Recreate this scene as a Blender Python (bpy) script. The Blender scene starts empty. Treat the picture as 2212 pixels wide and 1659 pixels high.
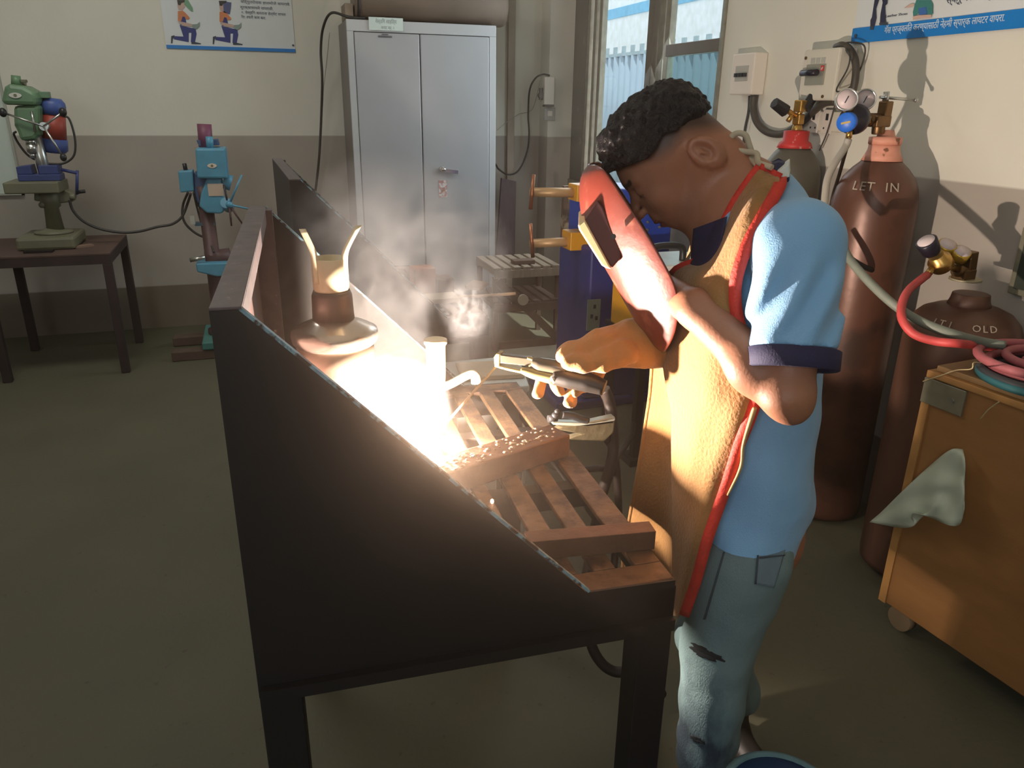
import bpy, bmesh, math, random
import numpy as np
from mathutils import Vector, Matrix
random.seed(7); np.random.seed(7)
sc = bpy.context.scene
COL = sc.collection
# ------------------------------------------------------------------ camera
F, CX, CY = 1630., 1106., 829.5
TH, ROLL, YAW, H = math.radians(20.4), math.radians(0.8), math.radians(18.3), 1.5
fw = np.array([math.sin(YAW)*math.cos(TH), math.cos(YAW)*math.cos(TH), -math.sin(TH)])
rt = np.array([math.cos(YAW), -math.sin(YAW), 0.])
up = np.cross(rt, fw)
CR = rt*math.cos(ROLL)+up*math.sin(ROLL); CU = -rt*math.sin(ROLL)+up*math.cos(ROLL)
C0 = np.array([0, 0, H])
cam = bpy.data.cameras.new('camera'); camo = bpy.data.objects.new('camera', cam); COL.objects.link(camo)
cam.sensor_width = 36; cam.lens = F/2212*36; cam.clip_start = .02; cam.clip_end = 200
m = Matrix.Identity(4)
for i in range(3):
    m[i][0], m[i][1], m[i][2], m[i][3] = CR[i], CU[i], -fw[i], C0[i]
camo.matrix_world = m
sc.camera = camo
# ------------------------------------------------------------------ world, lights, exposure
w = bpy.data.worlds.new('sky'); sc.world = w; w.use_nodes = True
bg = w.node_tree.nodes['Background']; bg.inputs[0].default_value = (.90, .95, 1, 1); bg.inputs[1].default_value = 1.5
sc.view_settings.view_transform = 'Standard'; sc.view_settings.look = 'None'
sc.view_settings.exposure = 0.0; sc.view_settings.gamma = 1; sc.view_settings.use_curve_mapping = False
try:
    sc.cycles.use_denoising = True
    sc.cycles.max_bounces = 6; sc.cycles.volume_bounces = 0; sc.cycles.transparent_max_bounces = 24
    sc.cycles.volume_step_rate = 3.0; sc.cycles.volume_max_steps = 64
    sc.cycles.sample_clamp_indirect = 4; sc.cycles.caustics_reflective = False; sc.cycles.caustics_refractive = False
except Exception: pass
def lamp(name, kind, loc, energy, col, size=None, size_y=None, look=None, rad=None):
    l = bpy.data.lights.new(name, kind); l.energy = energy; l.color = col
    if size: l.size = size
    if size_y: l.shape = 'RECTANGLE'; l.size_y = size_y
    if rad is not None: l.shadow_soft_size = rad
    o = bpy.data.objects.new(name, l); COL.objects.link(o); o.location = loc
    if look is not None:
        o.rotation_euler = (Vector(look)-Vector(loc)).to_track_quat('-Z', 'Y').to_euler()
    return o
lamp('ceiling_fill', 'AREA', (-.9, 3.6, 3.05), 22, (1, .97, .90), 1.2, .5, (-.9, 3.9, 0))  # added area fill under the ceiling, not a real fitting
lamp('window_daylight', 'AREA', (2.12, 4.4, 1.75), 16, (.86, .95, 1), 1.3, 1.5, (0, 3.6, .9))
lamp('hall_daylight', 'AREA', (-1.9, -1.9, 2.2), 31, (.88, .96, 1), 1.6, 1.2, (1.3, 1.8, 1.3))
sun = lamp('sun', 'SUN', (8, 8, 9), 5.0, (1, .96, .9), look=(5.5, 10, 0)); sun.data.angle = .01
ARC = np.array([.262, 1.372, .835])
lamp('arc_light', 'POINT', tuple(ARC+np.array([.004, -.004, .014])), 135, (1, .82, .68), rad=.012)

# ------------------------------------------------------------------ pixel rays (used to read real positions off the photograph)
def ray(x, y): return fw + CR*(x-CX)/F - CU*(y-CY)/F
def axp(x, y, ax, v):
    d = ray(x, y); return C0 + d*((v-C0[ax])/d[ax])
def aX(x, y, v): return axp(x, y, 0, v)
def aY(x, y, v): return axp(x, y, 1, v)
def aZ(x, y, v): return axp(x, y, 2, v)
SV = np.array([.61, .79, 0]); SV /= np.linalg.norm(SV); EV = np.array([SV[1], -SV[0], 0])
ZV = np.array([0, 0, 1.])
def aD(x, y, D):
    d = ray(x, y); return C0 + d*((D-C0@SV)/(d@SV))
V = np.array
# ------------------------------------------------------------------ materials
MATS = {}
def M(name, col, rough=.6, metal=0, var=.12, scale=6., bump=0., bscale=40., stretch=None, emit=None, spots=None, spec=None, coat=0, sheen=0, col2=None, edge=(.45,.6)):
    if name in MATS: return MATS[name]
    mt = bpy.data.materials.new(name); mt.use_nodes = True; nt = mt.node_tree; N = nt.nodes; Lk = nt.links
    b = N['Principled BSDF']
    b.inputs['Roughness'].default_value = rough; b.inputs['Metallic'].default_value = metal
    if spec is not None: b.inputs['Specular IOR Level'].default_value = spec
    if coat: b.inputs['Coat Weight'].default_value = coat; b.inputs['Coat Roughness'].default_value = .15
    if sheen: b.inputs['Sheen Weight'].default_value = sheen
    tc = N.new('ShaderNodeTexCoord'); mp = N.new('ShaderNodeMapping'); Lk.new(tc.outputs['Object'], mp.inputs[0])
    if stretch: mp.inputs['Scale'].default_value = stretch
    nz = N.new('ShaderNodeTexNoise'); nz.inputs['Scale'].default_value = scale; nz.inputs['Detail'].default_value = 5
    Lk.new(mp.outputs[0], nz.inputs['Vector'])
    cr = N.new('ShaderNodeValToRGB'); c = np.array(col)
    a1 = np.clip(c*(1-var), 0, 1); a2 = np.clip(c*(1+var), 0, 1)
    cr.color_ramp.elements[0].position = .3; cr.color_ramp.elements[1].position = .7
    cr.color_ramp.elements[0].color = (*a1, 1); cr.color_ramp.elements[1].color = (*a2, 1)
    Lk.new(nz.outputs['Fac'], cr.inputs[0]); out = cr.outputs[0]
    if col2 is not None:                         # second, sharper patch colour (worn paint, stains)
        n2 = N.new('ShaderNodeTexNoise'); n2.inputs['Scale'].default_value = spots or 9; n2.inputs['Detail'].default_value = 8
        Lk.new(mp.outputs[0], n2.inputs['Vector'])
        r2 = N.new('ShaderNodeValToRGB'); r2.color_ramp.elements[0].position = edge[0]; r2.color_ramp.elements[1].position = edge[1]
        Lk.new(n2.outputs['Fac'], r2.inputs[0])
        mx = N.new('ShaderNodeMix'); mx.data_type = 'RGBA'; Lk.new(r2.outputs[0], mx.inputs[0])
        Lk.new(out, mx.inputs[6]); mx.inputs[7].default_value = (*col2, 1); out = mx.outputs[2]
    Lk.new(out, b.inputs['Base Color'])
    if bump:
        n3 = N.new('ShaderNodeTexNoise'); n3.inputs['Scale'].default_value = bscale; n3.inputs['Detail'].default_value = 6
        Lk.new(mp.outputs[0], n3.inputs['Vector'])
        bp = N.new('ShaderNodeBump'); bp.inputs['Strength'].default_value = bump; bp.inputs['Distance'].default_value = .01
        Lk.new(n3.outputs['Fac'], bp.inputs['Height']); Lk.new(bp.outputs[0], b.inputs['Normal'])
    if emit:
        b.inputs['Emission Color'].default_value = (*emit[0], 1); b.inputs['Emission Strength'].default_value = emit[1]
    MATS[name] = mt; return mt
def sr(r, g, b):   # sRGB 0-255 to linear
    f = lambda v: (v/255/12.92) if v/255 <= .04045 else ((v/255+.055)/1.055)**2.4
    return (f(r), f(g), f(b))
# ------------------------------------------------------------------ naming
def tag(o, label=None, cat=None, group=None, kind=None):
    if label: o['label'] = label
    if cat: o['category'] = cat
    if group: o['group'] = group
    if kind: o['kind'] = kind
    return o
def thing(name, label, cat, loc, group=None):
    o = bpy.data.objects.new(name, None); COL.objects.link(o); o.location = tuple(loc); o.empty_display_size = .05
    return tag(o, label, cat, group)
def link(name, me, mt, parent=None, smooth=False):
    o = bpy.data.objects.new(name, me); COL.objects.link(o)
    if mt: me.materials.append(mt)
    if smooth:
        for p in me.polygons: p.use_smooth = True
    if parent is not None:
        o.parent = parent
        mw = Matrix.Identity(4); q = parent
        chain = []
        while q is not None: chain.append(q); q = q.parent
        for q in reversed(chain): mw = mw @ q.matrix_parent_inverse @ q.matrix_basis
        o.matrix_parent_inverse = mw.inverted()
    return o
# ------------------------------------------------------------------ mesh builder
class B:
    def __init__(s): s.v = []; s.f = []; s.sm = []
    def add(s, vs, fs, sm=False):
        n = len(s.v); s.v += [tuple(map(float, p)) for p in vs]; s.f += [tuple(i+n for i in f) for f in fs]; s.sm += [sm]*len(fs); return s
    def box(s, lo, hi, R=None, o=None):
        lo, hi = V(lo, float), V(hi, float)
        P = [V([x, y, z]) for z in (lo[2], hi[2]) for y in (lo[1], hi[1]) for x in (lo[0], hi[0])]
        if R is not None: P = [o + R@p for p in P]
        return s.add(P, [(0,2,3,1),(4,5,7,6),(0,1,5,4),(2,6,7,3),(0,4,6,2),(1,3,7,5)])
    def obox(s, c, size, ax, ay, az):
        c = V(c, float); ax, ay, az = [V(a, float)/np.linalg.norm(a) for a in (ax, ay, az)]
        P = [c+ax*x*size[0]/2+ay*y*size[1]/2+az*z*size[2]/2 for z in (-1, 1) for y in (-1, 1) for x in (-1, 1)]
        return s.add(P, [(0,2,3,1),(4,5,7,6),(0,1,5,4),(2,6,7,3),(0,4,6,2),(1,3,7,5)])
    def bar(s, p0, p1, wd, th, upv=(0, 0, 1)):
        p0, p1 = V(p0, float), V(p1, float); d = p1-p0; L = np.linalg.norm(d); d /= L
        u = V(upv, float); u -= d*(u@d)
        if np.linalg.norm(u) < 1e-4: u = V([1., 0, 0]); u -= d*(u@d)
        u /= np.linalg.norm(u); sdir = np.cross(d, u)
        return s.obox((p0+p1)/2, (L, wd, th), d, sdir, u)
    def lathe(s, base, axis, prof, n=28, sm=True, caps=True):
        base = V(base, float); a = V(axis, float); a /= np.linalg.norm(a)
        t = V([1., 0, 0]) if abs(a[0]) < .8 else V([0, 1., 0]); u = np.cross(a, t); u /= np.linalg.norm(u); v = np.cross(a, u)
        vs = []; fs = []
        for (h, r) in prof:
            for k in range(n):
                an = 2*math.pi*k/n; vs.append(base+a*h+(u*math.cos(an)+v*math.sin(an))*max(r, 1e-5))
        for j in range(len(prof)-1):
            for k in range(n):
                k2 = (k+1) % n; fs.append((j*n+k, j*n+k2, (j+1)*n+k2, (j+1)*n+k))
        s.add(vs, fs, sm)
        if caps:
            n0 = len(s.v)-len(vs)
            s.f += [tuple(n0+k for k in reversed(range(n))), tuple(n0+(len(prof)-1)*n+k for k in range(n))]; s.sm += [False, False]
        return s
    def cyl(s, p0, p1, r0, r1=None, n=20, sm=True):
        p0, p1 = V(p0, float), V(p1, float); d = p1-p0
        return s.lathe(p0, d, [(0, r0), (np.linalg.norm(d), r0 if r1 is None else r1)], n, sm)
    def sph(s, c, r, n=14, sc_=(1, 1, 1)):
        vs = []; fs = []; c = V(c, float)
        for j in range(n+1):
            th = math.pi*j/n
            for k in range(2*n):
                ph = math.pi*k/n
                vs.append(c+V([math.sin(th)*math.cos(ph)*sc_[0], math.sin(th)*math.sin(ph)*sc_[1], math.cos(th)*sc_[2]])*r)
        for j in range(n):
            for k in range(2*n):
                k2 = (k+1) % (2*n); fs.append((j*2*n+k, (j+1)*2*n+k, (j+1)*2*n+k2, j*2*n+k2))
        return s.add(vs, fs, True)
    def tube(s, pts, r, n=10, res=6):
        P = spl(pts, res); k = len(P); rr = r if hasattr(r, '__len__') else [r]*k
        if len(rr) != k: rr = np.interp(np.linspace(0, 1, k), np.linspace(0, 1, len(rr)), rr)
        T = np.gradient(P, axis=0); T /= (np.linalg.norm(T, axis=1)[:, None]+1e-9)
        u = np.cross(T[0], [0.3, .5, .8]); u /= np.linalg.norm(u); vs = []; fs = []
        for i in range(k):
            u = u - T[i]*(u@T[i]); u /= np.linalg.norm(u); v = np.cross(T[i], u)
            for j in range(n):
                a = 2*math.pi*j/n; vs.append(P[i]+(u*math.cos(a)+v*math.sin(a))*rr[i])
        for i in range(k-1):
            for j in range(n):
                j2 = (j+1) % n; fs.append((i*n+j, i*n+j2, (i+1)*n+j2, (i+1)*n+j))
        s.add(vs, fs, True); n0 = len(s.v)-len(vs)
        s.f += [tuple(n0+j for j in reversed(range(n))), tuple(n0+(k-1)*n+j for j in range(n))]; s.sm += [False, False]
        return s
    def prism(s, poly, nrm, th):   # poly: 3-D points (planar), extruded by th along nrm
        nrm = V(nrm, float)/np.linalg.norm(nrm); n = len(poly)
        vs = [V(p, float) for p in poly]+[V(p, float)+nrm*th for p in poly]
        return s.add(vs, [tuple(range(n)), tuple(reversed(range(n, 2*n)))]+[(i, i+n, (i+1) % n+n, (i+1) % n) for i in range(n)])
    def grid(s, G, sm=True):
        G = np.asarray(G, float); a, b = G.shape[:2]
        return s.add(G.reshape(-1, 3), [(i*b+j, i*b+j+1, (i+1)*b+j+1, (i+1)*b+j) for i in range(a-1) for j in range(b-1)], sm)
    def build(s, name, mt, parent=None, bev=0., solid=0., sub=0, label=None):
        me = bpy.data.meshes.new(name); me.from_pydata(s.v, [], s.f); me.update()
        bm = bmesh.new(); bm.from_mesh(me)
        if not solid: bmesh.ops.recalc_face_normals(bm, faces=bm.faces)
        bm.to_mesh(me); bm.free()
        if len(s.sm) == len(me.polygons): me.polygons.foreach_set('use_smooth', s.sm)
        o = link(name, me, mt, parent)
        if solid: md = o.modifiers.new('t', 'SOLIDIFY'); md.thickness = solid; md.offset = 0
        if sub: md = o.modifiers.new('s', 'SUBSURF'); md.levels = sub; md.render_levels = sub
        if bev: md = o.modifiers.new('b', 'BEVEL'); md.width = bev; md.segments = 2; md.limit_method = 'ANGLE'; md.angle_limit = .7
        if label: o['label'] = label
        return o
def spl(pts, res=6):
    P = np.array(pts, float)
    if len(P) == 2 or res <= 1: return P
    Q = np.vstack([2*P[0]-P[1], P, 2*P[-1]-P[-2]]); out = []
    for i in range(1, len(Q)-2):
        for t in np.linspace(0, 1, res, endpoint=False):
            p0, p1, p2, p3 = Q[i-1:i+3]
            out.append(.5*((2*p1)+(-p0+p2)*t+(2*p0-5*p1+4*p2-p3)*t*t+(-p0+3*p1-3*p2+p3)*t**3))
    out.append(P[-1]); return np.array(out)
def text(name, body, size, pos, right, upv, mt, parent, ext=.0006, align='CENTER', width=None):
    cu = bpy.data.curves.new('tmp', 'FONT'); cu.body = body; cu.size = size; cu.align_x = align; cu.extrude = ext; cu.resolution_u = 2
    o = bpy.data.objects.new('tmp', cu); COL.objects.link(o); bpy.context.view_layer.update()
    me = bpy.data.meshes.new_from_object(o.evaluated_get(bpy.context.evaluated_depsgraph_get()))
    bpy.data.objects.remove(o); bpy.data.curves.remove(cu)
    r = V(right, float)/np.linalg.norm(right); u = V(upv, float); u -= r*(u@r); u /= np.linalg.norm(u); n = np.cross(r, u)
    co = np.empty(len(me.vertices)*3); me.vertices.foreach_get('co', co); co = co.reshape(-1, 3)
    if width: co[:, 0] *= width/(co[:, 0].max()-co[:, 0].min())
    P = V(pos, float)+co[:, :1]*r+co[:, 1:2]*u+co[:, 2:3]*n
    me.vertices.foreach_set('co', P.ravel()); me.materials.clear()
    return link(name, me, mt, parent)
# ------------------------------------------------------------------ signed-distance modelling for organic shapes
def smin(a, b, k):
    h = np.clip(.5+.5*(b-a)/k, 0, 1); return b*(1-h)+a*h-k*h*(1-h)
def smax(a, b, k): return -smin(-a, -b, k)
def ell(P, c, r, R=None):
    q = P-np.asarray(c, float)
    if R is not None: q = q@np.asarray(R).T      # rows of R: local axes
    r = np.asarray(r, float); k0 = np.linalg.norm(q/r, axis=-1); k1 = np.linalg.norm(q/(r*r), axis=-1)+1e-9
    return k0*(k0-1)/k1
def cap(P, a, b, ra, rb=None):
    a = np.asarray(a, float); b = np.asarray(b, float); rb = ra if rb is None else rb
    ab = b-a; t = np.clip(((P-a)@ab)/(ab@ab), 0, 1)
    return np.linalg.norm(P-a-t[..., None]*ab, axis=-1)-(ra+(rb-ra)*t)
def chain(P, pts, rs, k=.01):
    d = None
    for i in range(len(pts)-1):
        c = cap(P, pts[i], pts[i+1], rs[i], rs[i+1]); d = c if d is None else smin(d, c, k)
    return d
def wav(P, f, seed=0.):
    x, y, z = P[..., 0], P[..., 1], P[..., 2]
    return (np.sin(f*x+1.7*np.sin(f*.63*y+seed))+np.sin(f*1.13*y+1.3*np.sin(f*.71*z+seed*2))+np.sin(f*.91*z+1.5*np.sin(f*.77*x+seed*3)))/3
def snet(name, fn, lo, hi, h, mt, parent=None, col=None, label=None):
    lo, hi = V(lo, float), V(hi, float); n = np.ceil((hi-lo)/h).astype(int)+1; bs = 12
    val = np.empty(n, np.float32)
    for i in range(0, n[0], bs):
        for j in range(0, n[1], bs):
            for k in range(0, n[2], bs):
                I = [np.arange(a, min(a+bs, m_)) for a, m_ in zip((i, j, k), n)]
                c = lo+h*V([x.mean() for x in I]); v0 = float(fn(c[None, :])[0])
                if abs(v0) > h*bs*1.5: val[i:i+bs, j:j+bs, k:k+bs] = v0; continue
                G = np.stack(np.meshgrid(*I, indexing='ij'), -1)*h+lo
                val[i:i+bs, j:j+bs, k:k+bs] = fn(G)
    for ax in range(3):                          # close the surface at the bounds
        sl = [slice(None)]*3
        for e_ in (0, -1): sl[ax] = e_; val[tuple(sl)] = np.maximum(val[tuple(sl)], h*.5)
    ins = val < 0; S = [(a, b, c) for a in (0, 1) for b in (0, 1) for c in (0, 1)]; m1 = n-1
    cnt = sum(ins[a:a+m1[0], b:b+m1[1], c:c+m1[2]].astype(np.int8) for a, b, c in S)
    cells = np.argwhere((cnt > 0) & (cnt < 8)); idx = -np.ones(m1, int); idx[tuple(cells.T)] = np.arange(len(cells))
    cv = {s_: val[tuple((cells+V(s_)).T)].astype(float) for s_ in S}
    acc = np.zeros((len(cells), 3)); num = np.zeros(len(cells))
    for s_ in S:
        for ax in range(3):
            if s_[ax]: continue
            t_ = list(s_); t_[ax] = 1; t_ = tuple(t_); a, b = cv[s_], cv[t_]; mk = (a < 0) != (b < 0)
            tt = np.where(mk, a/np.where(mk, a-b, 1), 0); p = np.tile(V(s_, float), (len(cells), 1)); p[:, ax] = tt
            acc += p*mk[:, None]; num += mk
    vs = lo+h*(cells+acc/num[:, None]); fs = []
    for ax in range(3):
        b_, c_ = (ax+1) % 3, (ax+2) % 3
        s0 = [slice(1, m1[i]) for i in range(3)]; s1 = list(s0); s0[ax] = slice(0, m1[ax]); s1[ax] = slice(1, m1[ax]+1)
        A, Bv = ins[tuple(s0)], ins[tuple(s1)]; e = np.argwhere(A != Bv)
        if not len(e): continue
        fl = A[tuple(e.T)]; q = e+1; q[:, ax] -= 1
        def at(db, dc):
            w_ = q.copy(); w_[:, b_] -= db; w_[:, c_] -= dc; return idx[tuple(w_.T)]
        Q = np.stack([at(1, 1), at(0, 1), at(0, 0), at(1, 0)], 1); Q[~fl] = Q[~fl][:, ::-1]; fs.append(Q)
    fs = np.concatenate(fs); fs = fs[(fs >= 0).all(1)]
    me = bpy.data.meshes.new(name); me.from_pydata(vs.tolist(), [], fs.tolist()); me.update()
    if col is not None:
        ca = me.color_attributes.new('pigment', 'FLOAT_COLOR', 'POINT'); c4 = np.ones((len(vs), 4)); c4[:, :3] = col(vs)
        ca.data.foreach_set('color', c4.ravel())
    o = link(name, me, mt, parent, smooth=True)
    if label: o['label'] = label
    return o
# ================================================================== the room
def band_mat(name, bands, nvar=.05, shadowtint=None):
    mt = bpy.data.materials.new(name); mt.use_nodes = True; nt = mt.node_tree; N = nt.nodes; L = nt.links; b = N['Principled BSDF']
    b.inputs['Roughness'].default_value = .75
    g = N.new('ShaderNodeNewGeometry'); sp = N.new('ShaderNodeSeparateXYZ'); L.new(g.outputs['Position'], sp.inputs[0])
    nz = N.new('ShaderNodeTexNoise'); nz.inputs['Scale'].default_value = 2.2; nz.inputs['Detail'].default_value = 8; L.new(g.outputs['Position'], nz.inputs['Vector'])
    cur = None
    for (z, c) in bands:
        rgb = N.new('ShaderNodeRGB'); rgb.outputs[0].default_value = (*c, 1)
        if cur is None: cur = rgb.outputs[0]; continue
        mr = N.new('ShaderNodeMapRange'); mr.inputs[1].default_value = z-.004; mr.inputs[2].default_value = z+.004; L.new(sp.outputs[2], mr.inputs[0])
        mx = N.new('ShaderNodeMix'); mx.data_type = 'RGBA'; L.new(mr.outputs[0], mx.inputs[0]); L.new(cur, mx.inputs[6]); L.new(rgb.outputs[0], mx.inputs[7]); cur = mx.outputs[2]
    mr = N.new('ShaderNodeMapRange'); mr.inputs[1].default_value = .3; mr.inputs[2].default_value = .7; mr.inputs[3].default_value = 1-nvar; mr.inputs[4].default_value = 1+nvar; L.new(nz.outputs[0], mr.inputs[0])
    mx = N.new('ShaderNodeMix'); mx.data_type = 'RGBA'; mx.blend_type = 'MULTIPLY'; mx.inputs[0].default_value = 1
    L.new(cur, mx.inputs[6]); L.new(mr.outputs[0], mx.inputs[7]); L.new(mx.outputs[2], b.inputs['Base Color'])
    n3 = N.new('ShaderNodeTexNoise'); n3.inputs['Scale'].default_value = 25; n3.inputs['Detail'].default_value = 4; L.new(g.outputs['Position'], n3.inputs['Vector'])
    bp = N.new('ShaderNodeBump'); bp.inputs['Strength'].default_value = .12; bp.inputs['Distance'].default_value = .01; L.new(n3.outputs[0], bp.inputs['Height']); L.new(bp.outputs[0], b.inputs['Normal'])
    return mt
YB, XR, XL, YF, ZC = 5.58, 2.214, -3.3, -2.6, 3.2
WALL = band_mat('painted_plaster', [(0, sr(120, 108, 92)), (.295, sr(174, 165, 154)), (1.275, sr(226, 222, 208))])
FLOORM = M('floor_concrete', sr(90, 87, 68), .65, var=.10, scale=2.2, bump=.12, bscale=60, col2=sr(74, 70, 56), spots=34, edge=(.66, .74))
CEIL = M('ceiling_paint', sr(225, 222, 212), .9)
def struct(name, b, mt, parent=None, **k):
    o = b.build(name, mt, parent, **k)
    if parent is None: o['kind'] = 'structure'
    return o
struct('floor', B().box((XL-.2, YF-.2, -.15), (XR+.2, YB+.2, 0)), FLOORM)
struct('ceiling', B().box((XL-.2, YF-.2, ZC), (XR+.2, YB+.2, ZC+.15)), CEIL)
struct('wall_back', B().box((XL-.2, YB, 0), (XR+.2, YB+.2, ZC)), WALL)
struct('wall_left', B().box((XL-.2, YF, 0), (XL, YB, ZC)), WALL)
struct('wall_front', B().box((XL, YF-.2, 0), (XR, YF, ZC)), WALL)
WY0, WY1, WZ0, WZ1 = 3.49, 5.54, .93, 2.55
b = B().box((XR, YF, 0), (XR+.2, WY0, ZC)).box((XR, WY1, 0), (XR+.2, YB, ZC)).box((XR, WY0, 0), (XR+.2, WY1, WZ0)).box((XR, WY0, WZ1), (XR+.2, WY1, ZC))
struct('wall_right', b, WALL)
# corner pilaster and a narrow brown strip standing in for a shadow on the wall
struct('trim_1', B().box((2.03, 5.40, 0), (XR, YB, ZC)), WALL)
struct('shadow_strip', B().box((1.775, 5.55, 0), (1.825, YB, ZC)), M('strip_shadow_tone', sr(168, 155, 140), .8))
# window
ALU = M('window_aluminium', sr(150, 146, 132), .4, .6, .15, 20)
ALUD = M('window_dark_frame', sr(96, 88, 76), .6, .1, .12, 9)
wn = bpy.data.objects.new('window_1', None); COL.objects.link(wn); wn.location = (XR, 4.5, WZ0); wn['kind'] = 'structure'
fx0, fx1 = XR-.012, XR+.10
B().box((fx0, WY0, WZ0), (fx1, WY1, WZ0+.05)).box((fx0, WY0, WZ1-.05), (fx1, WY1, WZ1)).box((fx0, WY0, WZ0), (fx1, WY0+.03, WZ1)).box((fx0, WY1-.04, WZ0), (fx1, WY1, WZ1)).build('frame', ALU, wn, bev=.003)
b = B()
for y in (5.13, 5.03, 4.94): b.box((fx0+.01, y, WZ0+.05), (fx0+.05, y+.045, WZ1-.05))
b.build('sash_track', ALU, wn, bev=.004)
B().box((fx0+.015, 5.19, WZ0+.05), (fx0+.03, WY1-.04, WZ1-.05)).build('shutter', M('dusty_dark_panel', sr(92, 87, 80), .5, 0, .1, 5, col2=sr(140, 134, 122), spots=5, edge=(.62, .74)), wn)
B().box((fx0+.0, 4.21, WZ0+.05), (fx0+.05, 4.28, WZ1-.05)).build('mullion', ALUD, wn, bev=.003)
B().box((fx0+.02, 4.12, WZ0+.05), (fx0+.07, 4.18, WZ1-.05)).box((fx0+.01, 4.04, WZ0+.05), (fx0+.05, 4.09, WZ1-.05)).build('mullion', ALU, wn, bev=.003)
B().box((fx0+.0, WY0+.03, 1.752), (fx0+.045, 4.05, 1.812)).build('transom', ALUD, wn, bev=.003)
GL = bpy.data.materials.new('window_glass'); GL.use_nodes = True; gn = GL.node_tree; gn.nodes.clear()
go = gn.nodes.new('ShaderNodeOutputMaterial'); tr = gn.nodes.new('ShaderNodeBsdfTransparent'); tr.inputs[0].default_value = (.90, .95, .96, 1)
gs = gn.nodes.new('ShaderNodeBsdfGlossy'); gs.inputs['Roughness'].default_value = .05; ms = gn.nodes.new('ShaderNodeMixShader'); ms.inputs[0].default_value = .06
gn.links.new(tr.outputs[0], ms.inputs[1]); gn.links.new(gs.outputs[0], ms.inputs[2]); gn.links.new(ms.outputs[0], go.inputs[0])
GL2 = GL.copy(); GL2.name = 'window_glass_tinted'; [n for n in GL2.node_tree.nodes if n.type == 'BSDF_TRANSPARENT'][0].inputs[0].default_value = (.55, .66, .66, 1)
B().box((fx0+.03, 4.28, WZ0+.05), (fx0+.034, 4.94, WZ1-.05)).build('pane', GL, wn)
B().box((fx0+.03, WY0+.03, 1.812), (fx0+.034, 4.05, WZ1-.05)).build('pane', GL, wn)
B().box((fx0+.03, WY0+.03, WZ0+.05), (fx0+.034, 4.05, 1.752)).build('pane', GL2, wn)
struct('ground_outside', B().box((XR+.2, -6, -.4), (30, 40, -.1)), M('yard_ground', sr(190, 188, 175), .9))
# corrugated sheet fence outside, building beyond
b = B(); pts = []
ys = np.arange(3.2, 22, .05)
xs = 5.5+.03*np.cos(np.arange(len(ys))*math.pi*2/4)
G = np.stack([np.stack([xs, ys, np.full(len(ys), z)], 1) for z in (-.1, 2.2)]); b.grid(G)
t = thing('sheet_fence', 'pale blue corrugated sheet fence seen outside through the window', 'fence', (5.5, 10, -.1))
b.build('sheet', M('fence_sheet', sr(150, 168, 182), .5, 0, .05, 3), t, solid=.004)
b = B().box((5.49, 3.2, 2.2), (5.54, 22, 2.245))
for y in np.arange(3.3, 22, .3): b.box((5.50, y, 2.24), (5.525, y+.1, 2.34))
b.build('top_rail', M('fence_rail', sr(150, 168, 175), .5), t)
t = thing('building', 'sunlit white building with a sky blue band, seen outside above the fence', 'building', (8, 14, -.1))
B().box((8, 5, -.1), (11, 34, 3.32)).box((8, 5, 3.52), (11, 34, 4.6)).build('wall', M('white_render', sr(250, 250, 246), .8), t)
B().box((7.97, 5, 3.32), (11, 34, 3.52)).build('band', M('blue_band', sr(120, 190, 225), .6), t)

# ================================================================== posters on the walls
POSTER = M('poster_white', sr(222, 226, 226), .45, var=.02); PBLUE = M('poster_blue', sr(20, 126, 205), .4, var=.04)
DARKINK = M('ink_dark', sr(70, 78, 96), .6); NAVYP = M('print_navy', sr(56, 64, 128), .6); ORNP = M('print_orange', sr(222, 140, 92), .6)
GRNP = M('print_green', sr(120, 165, 130), .6); SKINP = M('print_skin', sr(205, 175, 160), .6); SHOEP = M('print_black', sr(58, 66, 78), .6); GLOVEP = M('print_glove', sr(140, 158, 150), .6)
WHITEP = M('print_white', sr(215, 230, 240), .5)
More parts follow.
